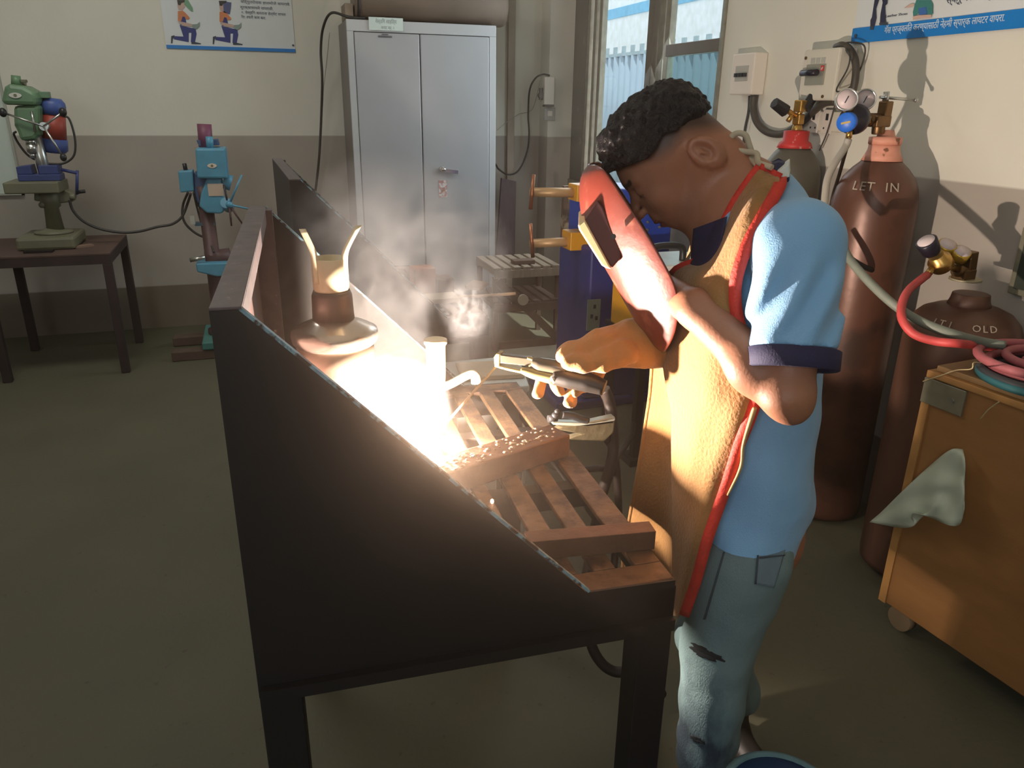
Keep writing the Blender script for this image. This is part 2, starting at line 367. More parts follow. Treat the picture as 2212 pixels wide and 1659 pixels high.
# left poster on back wall
yp = YB-.006
p0, p1 = aY(365, 99, YB), aY(638, 110, YB)
t = thing('safety_poster', 'white safety poster with two kneeling welders and a blue bottom edge', 'poster', (float(p0[0]), YB-.004, float(p1[2])))
zb = (p0[2]+p1[2])/2
B().box((p0[0]-.015, YB-.006, zb-.01), (p1[0], YB-.001, zb+.72)).build('sheet', POSTER, t)
B().box((p0[0]-.015, YB-.010, zb-.012), (p1[0], YB-.0062, zb+.008)).build('bottom_strip', PBLUE, t)
def flat(name, polys, mt, par, Y=None, X=None, off=.0):
    b = B()
    for pl in polys:
        if Y is not None: b.prism([aY(x, y, Y-off) for x, y in pl], (0, -1, 0), .001)
        else: b.prism([aX(x, y, X-off) for x, y in pl], (-1, 0, 0), .001)
    return b.build(name, mt, par)
for i, dx in enumerate((0, 90)):
    S = lambda *p: [(340+(x+dx*3.95)/3.95, y/3.95+i*1.6) for x, y in p]
    flat('trousers', [S((190,215),(255,230),(325,245),(335,290),(320,365),(285,360),(290,280),(268,280),(268,360),(215,350),(140,335),(145,308),(222,312))], NAVYP, t, Y=YB, off=.007)
    flat('bib', [S((215,140),(235,145),(250,205),(195,215),(200,190))], NAVYP, t, Y=YB, off=.0095)
    flat('shirt', [S((175,95),(215,90),(240,110),(275,150),(270,165),(240,165),(235,150),(215,180),(175,180))], ORNP, t, Y=YB, off=.0085)
    flat('arm', [S((180,180),(205,185),(295,205),(300,225),(230,222),(185,200))], SKINP, t, Y=YB, off=.0105)
    flat('glove', [S((295,208),(340,205),(362,185),(358,225),(330,250),(300,238))], GLOVEP, t, Y=YB, off=.0115)
    flat('shoe', [S((290,360),(320,358),(372,370),(370,378),(290,376)), S((118,308),(145,300),(142,325),(133,330),(128,370),(116,370))], SHOEP, t, Y=YB, off=.0075)
    if i == 0:
        flat('face', [S((175,20),(225,10),(235,60),(215,85),(180,85),(172,50))], SKINP, t, Y=YB, off=.0075)
        flat('head_shield', [S((215,0),(262,0),(300,65),(305,100),(285,95),(235,45))], GRNP, t, Y=YB, off=.0085)
    else:
        flat('face', [S((175,20),(215,10),(215,90),(180,85),(172,50))], SKINP, t, Y=YB, off=.0075)
        flat('head_shield', [S((205,5),(275,15),(272,55),(262,115),(210,100))], M('print_slate', sr(92, 98, 140), .6), t, Y=YB, off=.0085)
    flat('hair', [S((168,0),(235,0),(230,18),(205,25),(195,45),(175,40))], M('print_brown', sr(66, 60, 56), .6), t, Y=YB, off=.0095)
for k, (x, y, wd, s_) in enumerate([(520, 2, .30, "विद्युतरोधक हातमोजे वापरावे."), (519, 14, .20, "सुरक्षासाधने वापरावी."), (521, 25, .27, "२. वेल्डिंग करताना हेल्मेट वापरा"), (521, 35, .15, "नेट: तयारी काम करा.")]):
    q = aY(x, y+4, YB-.0075)
    text('lettering', s_, .022, q, (1, 0, -.01), (0, 0, 1), DARKINK, t, align='LEFT', width=wd)
B().cyl((p1[0]-.012, YB-.012, zb+.03), (p1[0]-.012, YB-.006, zb+.03), .006).build('pin', SHOEP, t)
# right poster on right wall
q0, q1 = aX(1845, 91, XR), aX(2212, 56, XR)
q2 = aX(1848, 62, XR)
t = thing('safety_poster', 'gas lighting poster with a blue lettered band above the gas cylinders', 'poster', (XR-.004, float(q0[1]), float(q0[2])))
zb, zt = (q0[2]+q1[2])/2, q2[2]
B().box((XR-.008, 1.45, zb), (XR-.001, q0[1]+.002, zb+.62)).build('sheet', POSTER, t)
B().box((XR-.012, 1.45, zb-.006), (XR-.0085, q0[1]+.004, zt)).build('blue_band', PBLUE, t)
yA, yB_ = aX(1917, 70, XR)[1], aX(2177, 45, XR)[1]
text('band_lettering', "गॅस प्रज्वलित करण्यासाठी नेहमी स्पार्क लायटर वापरा.", .03, (XR-.0135, (yA+yB_)/2, zb+.018), (0, -1, 0), (0, 0, 1), WHITEP, t, width=abs(yA-yB_))
q = aX(2048, 8, XR)
text('lettering', "स्क्रू परत लावून", .03, (XR-.009, q[1], q[2]), (0, -1, 0), (0, 0, 1), DARKINK, t, align='LEFT', width=.19)
q = aX(1917, 38, XR)
text('small_lettering', "Leather Shoes", .012, (XR-.009, q[1], q[2]), (0, -1, 0), (0, 0, 1), DARKINK, t, align='LEFT', width=.10)
Sx = lambda *p: [(1800+x/5.37, y/5.37) for x, y in p]
flat('trousers', [Sx((490,-60),(545,-60),(520,30),(495,100),(500,210),(470,330),(432,330),(432,235),(450,200)), Sx((560,-60),(632,-60),(625,45),(600,70),(605,200),(610,255),(540,290),(550,160),(575,30))], M('print_dark_navy', sr(46, 48, 74), .6), t, X=XR, off=.0125)
flat('shoe', [Sx((535,265),(605,255),(635,265),(630,290),(535,290)), Sx((430,300),(470,300),(468,345),(430,345))], SHOEP, t, X=XR, off=.0135)
flat('jacket', [Sx((965,0),(1130,0),(1155,50),(1155,165),(1095,170),(1080,80),(1010,90),(990,160),(930,190),(925,140),(945,60))], M('print_teal', sr(62, 128, 122), .6), t, X=XR, off=.0125)
flat('apron', [Sx((990,95),(1080,80),(1090,160),(1000,180))], M('print_blue', sr(60, 105, 170), .6), t, X=XR, off=.0135)
flat('arm', [Sx((925,190),(1000,175),(1140,170),(1135,205),(1000,215),(925,230)), Sx((820,95),(880,55),(910,42),(945,48),(925,75),(885,85))], SKINP, t, X=XR, off=.0145)
for y in (q0[1]-.02,):
    B().cyl((XR-.017, y, zb+.02), (XR-.012, y, zb+.02), .006).build('screw', SHOEP, t)
# whiteboard far left on back wall
e = aY(30, 421, YB); e2 = aY(45, 378, YB)
t = thing('notice_board', 'pale board hanging on the back wall at the left edge of the photo', 'board', (e2[0]-.5, YB-.02, e[2]))
B().box((e2[0]-1.0, YB-.02, e[2]+.012), (e2[0]-.012, YB-.001, 2.1)).build('panel', M('board_white', sr(206, 216, 206), .4, var=.03), t)
B().box((e2[0]-1.0, YB-.026, e[2]), (e2[0], YB-.001, e[2]+.012)).box((e2[0]-.012, YB-.026, e[2]), (e2[0], YB-.001, 2.1)).build('frame', M('board_frame', sr(170, 172, 160), .4), t)
# ================================================================== cupboard
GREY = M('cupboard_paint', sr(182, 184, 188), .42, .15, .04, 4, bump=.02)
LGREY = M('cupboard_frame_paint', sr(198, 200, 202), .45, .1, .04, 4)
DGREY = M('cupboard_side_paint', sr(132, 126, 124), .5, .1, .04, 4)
x0, x1, y0, y1, zt = .600, 1.548, 5.10, 5.56, 1.965
t = thing('steel_cupboard', 'tall pale grey steel cupboard with two doors against the back wall', 'cupboard', ((x0+x1)/2, (y0+y1)/2, 0))
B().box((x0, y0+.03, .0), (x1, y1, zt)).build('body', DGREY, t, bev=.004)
B().box((x0, y0+.004, zt-.065), (x1, y0+.03, zt)).box((x0, y0+.004, 0), (x0+.04, y0+.03, zt-.065)).box((x1-.045, y0+.004, 0), (x1, y0+.03, zt-.065)).box((x0+.04, y0+.004, 0), (x1-.045, y0+.03, .1)).build('front_frame', LGREY, t, bev=.003)
xs = 1.048
d1 = B().box((x0+.043, y0, .105), (xs-.003, y0+.022, zt-.069)).build('door', GREY, t, bev=.006)
d2 = B().box((xs+.003, y0-.002, .105), (x1-.048, y0+.022, zt-.069)).build('door', GREY, t, bev=.006)
hq = aY(955, 366, y0-.03)
CHROME = M('chrome', (.7, .7, .68), .22, 1, .05)
B().cyl((hq[0], y0-.035, hq[2]), (hq[0], y0, hq[2]), .017).cyl((hq[0]-.002, y0-.03, hq[2]), (hq[0]+.022, y0-.03, hq[2]-.003), .013).obox((hq[0]+.06, y0-.028, hq[2]-.012), (.1, .012, .026), (1, 0, -.12), (0, 1, 0), (.12, 0, 1)).build('handle', CHROME, d2, bev=.002, label='chrome turning handle')
q = aY(957, 408, y0-.005); KS = M('sticker_red_print', sr(190, 120, 120), .5, 0, .3, 60, col2=sr(215, 215, 215), spots=70)
B().box((q[0]-.028, y0-.006, q[2]-.055), (q[0]+.028, y0-.0015, q[2]+.055)).build('lock_sticker', KS, d2)
B().cyl((q[0], y0-.012, q[2]-.01), (q[0], y0-.005, q[2]-.01), .007).build('keyhole', M('brass', sr(190, 150, 80), .3, .9), d2)
q = aY(834, 52, y0-.004)
sl = B().box((q[0]-.105, y0-.005, q[2]-.036), (q[0]+.105, y0-.0005, q[2]+.036)).build('label_sticker', M('label_paper', sr(216, 230, 224), .6), d1)
text('lettering', "वेल्डिंग साहित्य", .03, (q[0], y0-.0055, q[2]+.004), (1, 0, 0), (0, 0, 1), M('ink_faint', sr(150, 165, 165), .6), sl, width=.13)
text('lettering', "कपाट क्र. २", .024, (q[0]+.01, y0-.0055, q[2]-.028), (1, 0, 0), (0, 0, 1), M('ink_faint', sr(150, 165, 165), .6), sl, width=.08)
q = aY(832, 79, y0-.004)
B().obox((q[0], y0-.002, q[2]), (.085, .003, .010), (1, 0, 0), (0, 1, 0), (0, 0, 1)).obox((q[0], y0-.002, q[2]+.012), (.04, .003, .006), (1, 0, 0), (0, 1, 0), (0, 0, 1)).build('maker_plate', M('plate_dark', sr(110, 112, 120), .4, .5), d1)
# drum lying on top, with its strap
TANB = M('roll_brown', sr(128, 112, 98), .55, .1, .12, 5)
t = thing('rolled_drum', 'brown metal drum lying along the top of the cupboard', 'drum', (1.1, 5.3, zt))
B().lathe((.66, 5.22, zt+.125), (1, 0, 0), [(0, .115), (.01, .125), (.95, .125), (.97, .118)], 36).build('shell', TANB, t)
B().lathe((.672, 5.22, zt+.125), (1, 0, 0), [(0, .13), (.02, .13)], 36).build('strap', M('strap_black', sr(52, 46, 42), .6), t)
t = thing('small_carton', 'small brown carton on the cupboard beside the drum end', 'carton', (.62, 5.3, zt))
B().box((.601, 5.14, zt+.001), (.650, 5.34, zt+.09)).build('box', M('carton', sr(140, 126, 110), .8), t, bev=.002)
# cables beside the cupboard
CAB = M('cable_black', sr(52, 50, 48), .5, 0, .1, 30); CABW = M('cable_white', sr(170, 165, 155), .5)
def cable(name, pts, r, mt, label, cat='cable', group=None, n=8, res=8):
    o = B().tube(pts, r, n, res).build(name, mt); return tag(o, label, cat, group)
cable('power_cable', [V((.72, 5.14, zt+.012)), V((.62, 5.12, zt+.012)), aY(716, 28, 5.2), aY(698, 60, 5.3), aY(693, 110, 5.35), aY(696, 170, 5.35), aY(694, 250, 5.4), aY(690, 330, 5.42), aY(683, 400, 5.45), aY(672, 470, 5.5), aY(668, 560, 5.54)], .008, CAB, 'black cable running off the cupboard top and down its left side')
cable('thin_wire', [aY(712, 70, 5.4), aY(706, 130, 5.45), aY(699, 190, 5.5), aY(697, 230, 5.5)], .0025, CABW, 'thin pale wire slanting beside the cupboard edge', 'wire')
# switch box on pilaster
WPL = M('switch_plastic', sr(226, 216, 204), .4, 0, .03); WPL2 = M('switch_plastic_grey', sr(178, 176, 168), .4)
yq = 5.398
a_, b_2 = aY(1174, 166, yq-.04), aY(1192, 226, yq-.04)
t = thing('switch_box', 'slim white switch box on the back corner pillar with a plug in its side', 'switch', (a_[0]+.03, yq, b_2[2]))
B().box((a_[0]+.005, yq-.055, b_2[2]), (b_2[0]+.012, yq, a_[2])).build('case', WPL, t, bev=.004)
B().box((a_[0]+.012, yq-.05, b_2[2]-.015), (b_2[0]+.014, yq-.005, b_2[2]-.001)).build('base_lip', M('lip_dark', sr(90, 80, 76), .5), t)
B().box((a_[0]-.02, yq-.03, b_2[2]+.03), (a_[0]+.004, yq-.008, b_2[2]+.11)).cyl((a_[0]-.01, yq-.035, b_2[2]+.06), (a_[0]-.01, yq-.005, b_2[2]+.06), .02).build('plug', M('plug_grey', sr(110, 105, 100), .5), t, bev=.002)
a2, b2 = aY(1175, 233, yq), aY(1198, 260, yq)
t = thing('socket_plate', 'small flush socket plate below the slim switch box on the pillar', 'socket', (a2[0]+.03, yq, b2[2]))
B().box((a2[0], yq-.012, b2[2]), (b2[0], yq, a2[2])).build('plate', WPL2, t, bev=.003)
B().box((a2[0]+.025, yq-.017, b2[2]+.03), (b2[0]-.025, yq-.012, a2[2]-.02)).build('rocker', WPL, t)
cable('power_cable', [aY(1187, 163, yq-.03), aY(1172, 161, yq-.04), aY(1156, 170, yq-.02), aY(1144, 196, 5.45), aY(1141, 250, 5.5), aY(1143, 290, 5.5), aY(1138, 330, 5.5), aY(1120, 368, 5.5), aY(1098, 377, 5.5), aY(1078, 366, 5.45), aY(1071, 355, 5.35)], .0065, CAB, 'black cable hanging in a loop from the pillar switch box to the cupboard')
cable('thin_wire', [aY(1166, 174, yq), aY(1160, 205, 5.44), aY(1148, 238, 5.5), aY(1120, 247, 5.54), aY(1095, 264, 5.54), aY(1074, 281, 5.5)], .0025, CABW, 'thin pale wire crossing behind the looped cable right of the cupboard', 'wire')
t = tag(B().prism([aY(1084, 385, 5.42), aY(1115, 392, 5.42), aY(1112, 565, 5.3), aY(1072, 560, 5.3)], (0, 1, 0), .03).build('leaning_plank', M('plank_purple', sr(84, 70, 74), .8, 0, .15, 8, stretch=(6, 6, 1)), None), 'dark plank leaning on the wall right of the cupboard', 'plank')

# ================================================================== far left table with green drill
RUST = M('table_brown', sr(92, 72, 64), .7, .2, .15, 8, bump=.08); RUSTD = M('table_leg_brown', sr(66, 52, 48), .65, .2, .15, 8)
t = thing('metal_table', 'brown metal work table under the green drill press', 'table', (-1.25, 4.95, 0))
tz = .70
tx0, tx1, ty0, ty1 = -1.46, -.815, 4.62, 5.27
B().box((tx0-.25, ty0, tz-.012), (tx1, ty1, tz)).build('top', RUST, t, bev=.002)
B().box((tx0-.25, ty0, tz-.06), (tx1, ty0+.02, tz-.012)).box((tx0-.25, ty1-.02, tz-.06), (tx1, ty1, tz-.012)).box((tx1-.02, ty0+.02, tz-.06), (tx1, ty1-.02, tz-.012)).build('frame', RUSTD, t)
for (x, y) in ((tx1-.045, ty0), (tx1-.045, ty1-.045), (tx0, ty0), (tx0, ty1-.045)): B().box((x, y, 0), (x+.045, y+.045, tz-.06)).build('leg', RUSTD, t, bev=.003)
YD = 4.95
def d(x, y, Y=YD): return aY(x, y, Y)
GRN = M('drill_green', sr(98, 130, 98), .4, 0, .12, 9, bump=.05); GRND = M('drill_grey_green', sr(112, 110, 88), .5, 0, .12, 9); STEEL = M('bright_steel', (.55, .55, .52), .28, .9, .1); BLK = M('black_plastic', sr(34, 34, 36), .4)
VBL = M('vise_blue', sr(54, 66, 118), .45, 0, .12, 12); RED = M('drill_red', sr(164, 72, 60), .45); MBL = M('motor_blue', sr(66, 88, 150), .45, 0, .1, 12)
t = thing('drill_press', 'green bench drill press with a blue and red motor on the brown table', 'drill press', (d(115, 520)[0], YD, tz))
cx = d(125, 520)[0]
B().box((cx-.17, YD-.17, tz+.001), (cx+.12, YD+.16, tz+.07)).build('base', GRND, t, bev=.015)
B().lathe((cx-.01, YD, tz+.07), (0, 0, 1), [(0, .10), (.012, .10), (.016, .06), (.03, .04)], 32).lathe((cx+.0, YD, tz+.09), (0, 0, 1), [(0, .045), (.12, .037), (.13, .05), (.22, .05)], 24).build('column_foot', GRND, t)
pt, pb = d(92, 290), d(128, 470)
B().cyl((pb[0]-.02, YD, tz+.3), (pb[0]-.045, YD, d(90, 270)[2]), .032, n=24).build('column', STEEL, t)
tt = d(20, 395); te = d(140, 412)
B().box((tt[0], YD-.13, te[2]-.0), (te[0]+.0, YD+.12, tt[2]+.012)).build('work_table', GRND, t, bev=.006)
B().prism([d(73, 412), d(140, 410), d(162, 420), d(158, 436), d(125, 440), d(73, 434)], (0, 1, 0), .08).cyl(d(150, 425), d(163, 425), .018).sph(d(90, 443, YD-.05), .016).build('table_bracket', GRND, t, bev=.008)
hd = [d(14, 215), d(20, 188), d(30, 182), d(60, 186), d(86, 200), d(90, 212), d(90, 228), d(16, 226)]
B().prism([p-V((0, .10, 0)) for p in hd], (0, 1, 0), .2).build('pulley_cover', GRN, t, bev=.02)
B().cyl(d(36, 186), d(34, 163), .026, .022).build('spindle_cap', GRN, t)
B().cyl(d(52, 192, YD+.05), d(52, 176, YD+.05), .012).box(d(47, 178)-V((0, .02, 0)), d(57, 172)+V((0, .02, 0))).build('catch', GRND, t, bev=.002)
B().prism([p-V((0, .08, 0)) for p in (d(37, 228), d(92, 226), d(92, 290), d(82, 300), d(52, 304), d(46, 285), d(38, 270))], (0, 1, 0), .16).build('head', GRN, t, bev=.02)
B().cyl(d(66, 300, YD-.03), d(67, 312, YD-.03), .025).cyl(d(67, 312, YD-.03), d(69, 330, YD-.03), .028, .022).cyl(d(69, 330, YD-.03), d(70, 342, YD-.03), .014, .010).build('chuck', STEEL, t)
B().cyl(d(68, 240, YD-.085), d(76, 285, YD-.085), .006).build('depth_rod', STEEL, t)
B().lathe(d(112, 212, YD+.06), V(d(118, 312, YD+.06))-d(112, 212, YD+.06), [(0, .045), (.02, .062), (.04, .066), (.085, .066)], 28).build('motor_cap', MBL, t)
mz = d(112, 212, YD+.06); mz2 = d(118, 312, YD+.06); ax = (mz2-mz)/np.linalg.norm(mz2-mz)
B().lathe(mz+ax*.085, ax, [(0, .062), (.13, .062)], 28).build('motor_body', RED, t)
B().lathe(mz+ax*.215, ax, [(0, .066), (.06, .066), (.075, .05)], 28).build('motor_cap', MBL, t)
B().box(d(88, 212, YD+.02)-V((0, .03, 0)), d(106, 198, YD+.02)+V((0, .03, 0))).build('motor_bracket', GRN, t, bev=.003)
hub = d(94, 273, YD-.11)
B().cyl(hub, hub+V((0, .06, 0)), .022).build('feed_hub', STEEL, t)
for (x, y) in ((136, 242), (137, 340), (6, 243)):
    e_ = d(x, y, YD-.11); h_ = B().cyl(hub, e_, .0055).build('feed_handle', STEEL, t)
    B().sph(e_, .019 if y != 340 else .017, 10, (1, 1, 1.25)).build('knob', BLK, h_)
for (x, y) in ((33, 206),):   # eye shaped badge
    q = d(x, y, YD-.104); ov = [q+V((.03*math.cos(a)*abs(math.cos(a))**.3, 0, .014*math.sin(a))) for a in np.linspace(0, 2*math.pi, 16, endpoint=False)]
    B().prism(ov, (0, -1, 0), .002).build('badge', M('badge_white', sr(205, 205, 195), .5), t)
    B().cyl(q+V((0, -.0035, 0)), q+V((0, 0, 0)), .008).build('badge_dot', GRND, t)
cable('motor_cable', [d(135, 250, YD), d(150, 258), d(162, 300), d(160, 335), d(140, 352), d(112, 354), d(85, 348), d(60, 335), d(40, 310), d(30, 290), d(34, 285, YD-.05)], .006, CAB, 'black cable looping around the green drill press column')
# vise
t = thing('drill_vise', 'dark blue machine vise on the green drill press table', 'vise', (d(90, 396)[0], YD, d(90, 396)[2]))
vz = d(20, 395)[2]+.0125
xa, xb = d(46, 390)[0], d(137, 390)[0]
B().box((xa, YD-.06, vz), (xb, YD+.06, vz+.035)).build('body', VBL, t, bev=.004)
B().prism([V((xa, YD-.055, vz+.035)), V((xa+.075, YD-.055, vz+.035)), V((xa+.07, YD-.055, vz+.085)), V((xa+.0, YD-.055, vz+.075))], (0, 1, 0), .11).build('fixed_jaw', VBL, t, bev=.004)
B().box((xa+.105, YD-.055, vz+.035), (xb-.005, YD+.055, vz+.082)).build('moving_jaw', VBL, t, bev=.004)
B().cyl((xb, YD, vz+.055), d(167, 374), .009).cyl(d(167, 368), d(166, 420), .008).build('screw_crank', VBL, t)
B().cyl(d(166, 415), d(184, 413), .010).build('crank_grip', BLK, t)
tag(B().obox(d(178, 524, YD-.1)+V((0, 0, .0)), (.10, .05, .01), (1, .6, 0), (-.6, 1, 0), (0, 0, 1)).build('wood_block', M('offcut', sr(130, 105, 88), .8)), 'small brown offcut lying beside the green drill base', 'block').location.z = 0
bpy.data.objects['wood_block'].location.z += tz+.0055-float(d(178, 524, YD-.1)[2])
tag(B().box((cx-.12, YD-.25, tz+.001), (cx+.02, YD-.20, tz+.012)).build('flat_bar', M('flat_bar_dark', sr(44, 36, 32), .6, .5)), 'short dark flat bar in front of the green drill base', 'bar')
cable('power_cable', [d(150, 432), d(158, 455), d(180, 478), d(215, 494), d(260, 502), d(300, 500), d(340, 490), d(372, 484), d(393, 468), d(405, 440), d(412, 418, YD-.08)], .0075, CAB, 'black cable sagging between the green and the blue drill press')

# ================================================================== blue pillar drill
BLU = M('drill_blue', sr(82, 150, 178), .42, 0, .1, 10, bump=.05); BLUD = M('drill_blue_dark', sr(60, 84, 122), .5); PUR = M('drill_column_brown', sr(86, 62, 62), .5, .1, .12, 9); MAR = M('motor_maroon', sr(122, 66, 92), .5)
cx = d(447, 600)[0]
t = thing('pillar_drill', 'bright blue pillar drill with a maroon motor cap near the back wall', 'drill press', (cx-.03, YD, 0))
bz = Z0 = 0
bq = aZ(370, 775, 0)
B().box((-.60, 4.76, 0), (-.18, 4.84, .06)).build('base_timber', M('timber_dark', sr(92, 74, 62), .8, 0, .15, 7), t, bev=.006)
B().box((-.62, 5.08, 0), (-.18, 5.16, .06)).build('base_timber', M('timber_dark', sr(92, 74, 62)), t, bev=.006)
B().box((-.42, 4.75, .061), (-.19, 5.17, .11)).build('base_plate', M('base_teal', sr(74, 128, 120), .6), t, bev=.008)
B().lathe((-.31, YD, .11), (0, 0, 1), [(0, .08), (.03, .08), (.05, .045), (.8, .042)], 24).cyl((-.31, YD, .9), (-.315, YD, 1.02), .05).build('column', PUR, t)
B().prism([p-V((0, .11, 0)) for p in (d(425, 562), d(500, 560), d(498, 588), d(470, 590), d(428, 580))], (0, 1, 0), .22).build('work_table', BLU, t, bev=.008)
B().cyl(d(445, 560), d(498, 553), .05).lathe(d(470, 575), (0, 0, -1), [(0, .03), (.12, .02)], 16).build('table_clamp', PUR, t)
B().cyl(d(410, 562, YD-.1), d(443, 556, YD-.1), .013).build('clamp_handle', STEEL, t)
B().prism([p-V((0, .12, 0)) for p in (d(424, 318), d(488, 318), d(494, 382), d(429, 382))], (0, 1, 0), .24).build('pulley_cover', BLU, t, bev=.012)
B().prism([p+V((0, .1, 0)) for p in (d(418, 320), d(430, 314), d(432, 372), d(422, 372))], (0, 1, 0), .1).build('side_plate', M('pale_plate', sr(176, 156, 140), .6), t)
B().cyl(d(445, 318, YD+.03), d(441, 268, YD+.03), .040, .040, 24).build('motor_cap', MAR, t)
B().prism([p+V((0, 0, 0)) for p in (d(424, 303), d(470, 301), d(474, 314), d(430, 316))], (0, 1, 0), .1).build('motor_flange', BLUD, t, bev=.003)
B().cyl(d(454, 320, YD-.06), d(452, 295, YD-.06), .020).build('spindle_cap', BLU, t)
B().prism([p-V((0, .09, 0)) for p in (d(448, 382), d(480, 382), d(486, 452), d(478, 458), d(448, 456), d(432, 442), d(436, 415))], (0, 1, 0), .18).build('head', BLU, t, bev=.01)
B().prism([p-V((0, .04, 0)) for p in (d(420, 370), d(448, 380), d(450, 440), d(428, 438), d(418, 415))], (0, 1, 0), .12).build('head_bracket', BLUD, t, bev=.01)
B().cyl(d(482, 390, YD-.05), d(500, 396, YD-.05), .045).cyl(d(488, 438, YD-.11), d(494, 448, YD-.03), .032).build('feed_boss', BLU, t)
B().cyl(d(484, 400, YD-.1), d(494, 450, YD-.1), .006).build('depth_rod', BLK, t)
hub = d(495, 442, YD-.13)
B().sph(hub, .02).build('feed_hub', BLU, t)
for (x, y) in ((522, 378), (536, 451), (524, 484), (500, 488)): B().cyl(hub, d(x, y, YD-.13), .007, .005).build('feed_handle', BLU if y < 460 else PUR, t)
sb = B().prism([p-V((0, .06, 0)) for p in (d(386, 368), d(418, 366), d(421, 411), d(391, 414))], (0, 1, 0), .1).build('switch_case', BLU, t, bev=.008)
B().cyl(d(401, 367), d(398, 353), .012).build('switch_knob', BLK, sb)
q = d(458, 358, YD-.122); ov = [q+V((.026*math.cos(a)*abs(math.cos(a))**.3, 0, .013*math.sin(a))) for a in np.linspace(0, 2*math.pi, 16, endpoint=False)]
B().prism(ov, (0, -1, 0), .002).build('badge', M('badge_cream', sr(220, 205, 185), .5), t)
B().cyl(q-V((0, .0035, 0)), q, .007).build('badge_dot', GRND, t)
q = d(466, 410, YD-.092); B().box((q[0]-.042, q[1]-.003, q[2]-.035), (q[0]+.042, q[1], q[2]+.035)).build('paper_notice', M('notice_cream', sr(200, 178, 158), .6), t)
B().box(d(422, 487)-V((0, .03, 0)), d(464, 479)+V((0, .03, 0))).build('depth_stop', M('teal_dark', sr(62, 96, 112), .5), t)
B().box(d(412, 484, YD-.1)-V((0, .01, 0)), d(420, 466, YD-.1)+V((0, .01, 0))).build('tag', WPL2, t)
cable('power_cable', [d(406, 416, YD-.06), d(396, 440), d(394, 465), d(402, 485), d(420, 502), d(440, 512), d(455, 512)], .007, CAB, 'black cable hanging in a loop under the blue switch case')
cable('power_cable', [d(418, 416, YD-.06), d(426, 450), d(436, 485), d(450, 515), d(462, 545, YD-.08)], .006, CAB, 'black cable running down the front of the blue drill column')
# ================================================================== welding booths (local frame: x to the open side, y away from the viewer)
BA = math.radians(-2.7); BO = aZ(1457, 1249, .8); BX = V([math.cos(BA), math.sin(BA), 0]); BY = V([-math.sin(BA), math.cos(BA), 0])
FR0 = (V([BO[0], BO[1], 0]), BX, BY)
def L(x, y, z, fr=None):
    o, ax, ay = fr or FR0; return o+ax*x+ay*y+ZV*z
_b2 = math.radians(1.6); _bx, _by = V([math.cos(_b2), math.sin(_b2), 0]), V([-math.sin(_b2), math.cos(_b2), 0])
FR2 = (L(-.545, 1.55, 0)+_bx*.63, _bx, _by)
def lb(b, x0, x1, y0, y1, z0, z1, fr=None):
    fr = fr or FR0
    return b.obox(L((x0+x1)/2, (y0+y1)/2, (z0+z1)/2, fr), (x1-x0, y1-y0, z1-z0), fr[1], fr[2], ZV)
BLKP = M('booth_black_paint', sr(27, 23, 22), .6, .0, .2, 5, bump=.06, bscale=30, stretch=(1, 1, .35)); RAIL = M('booth_rail_paint', sr(92, 82, 84), .5, .3, .22, 30, bump=.08, col2=sr(150, 140, 136), spots=60, edge=(.66, .76))
TOPM = M('booth_top_steel', sr(104, 80, 58), .55, .4, .25, 22, bump=.15, bscale=90, col2=sr(70, 52, 40), spots=18, edge=(.5, .62))
CHIP = M('chipped_blue_paint', sr(120, 160, 176), .5, .1, .3, 60, col2=sr(60, 50, 48), spots=45, edge=(.48, .55)); GREYP = M('panel_inside_paint', sr(96, 78, 76), .55, .25, .2, 7, bump=.05)
BW, BD, BT, BH = .63, .92, .80, 1.272
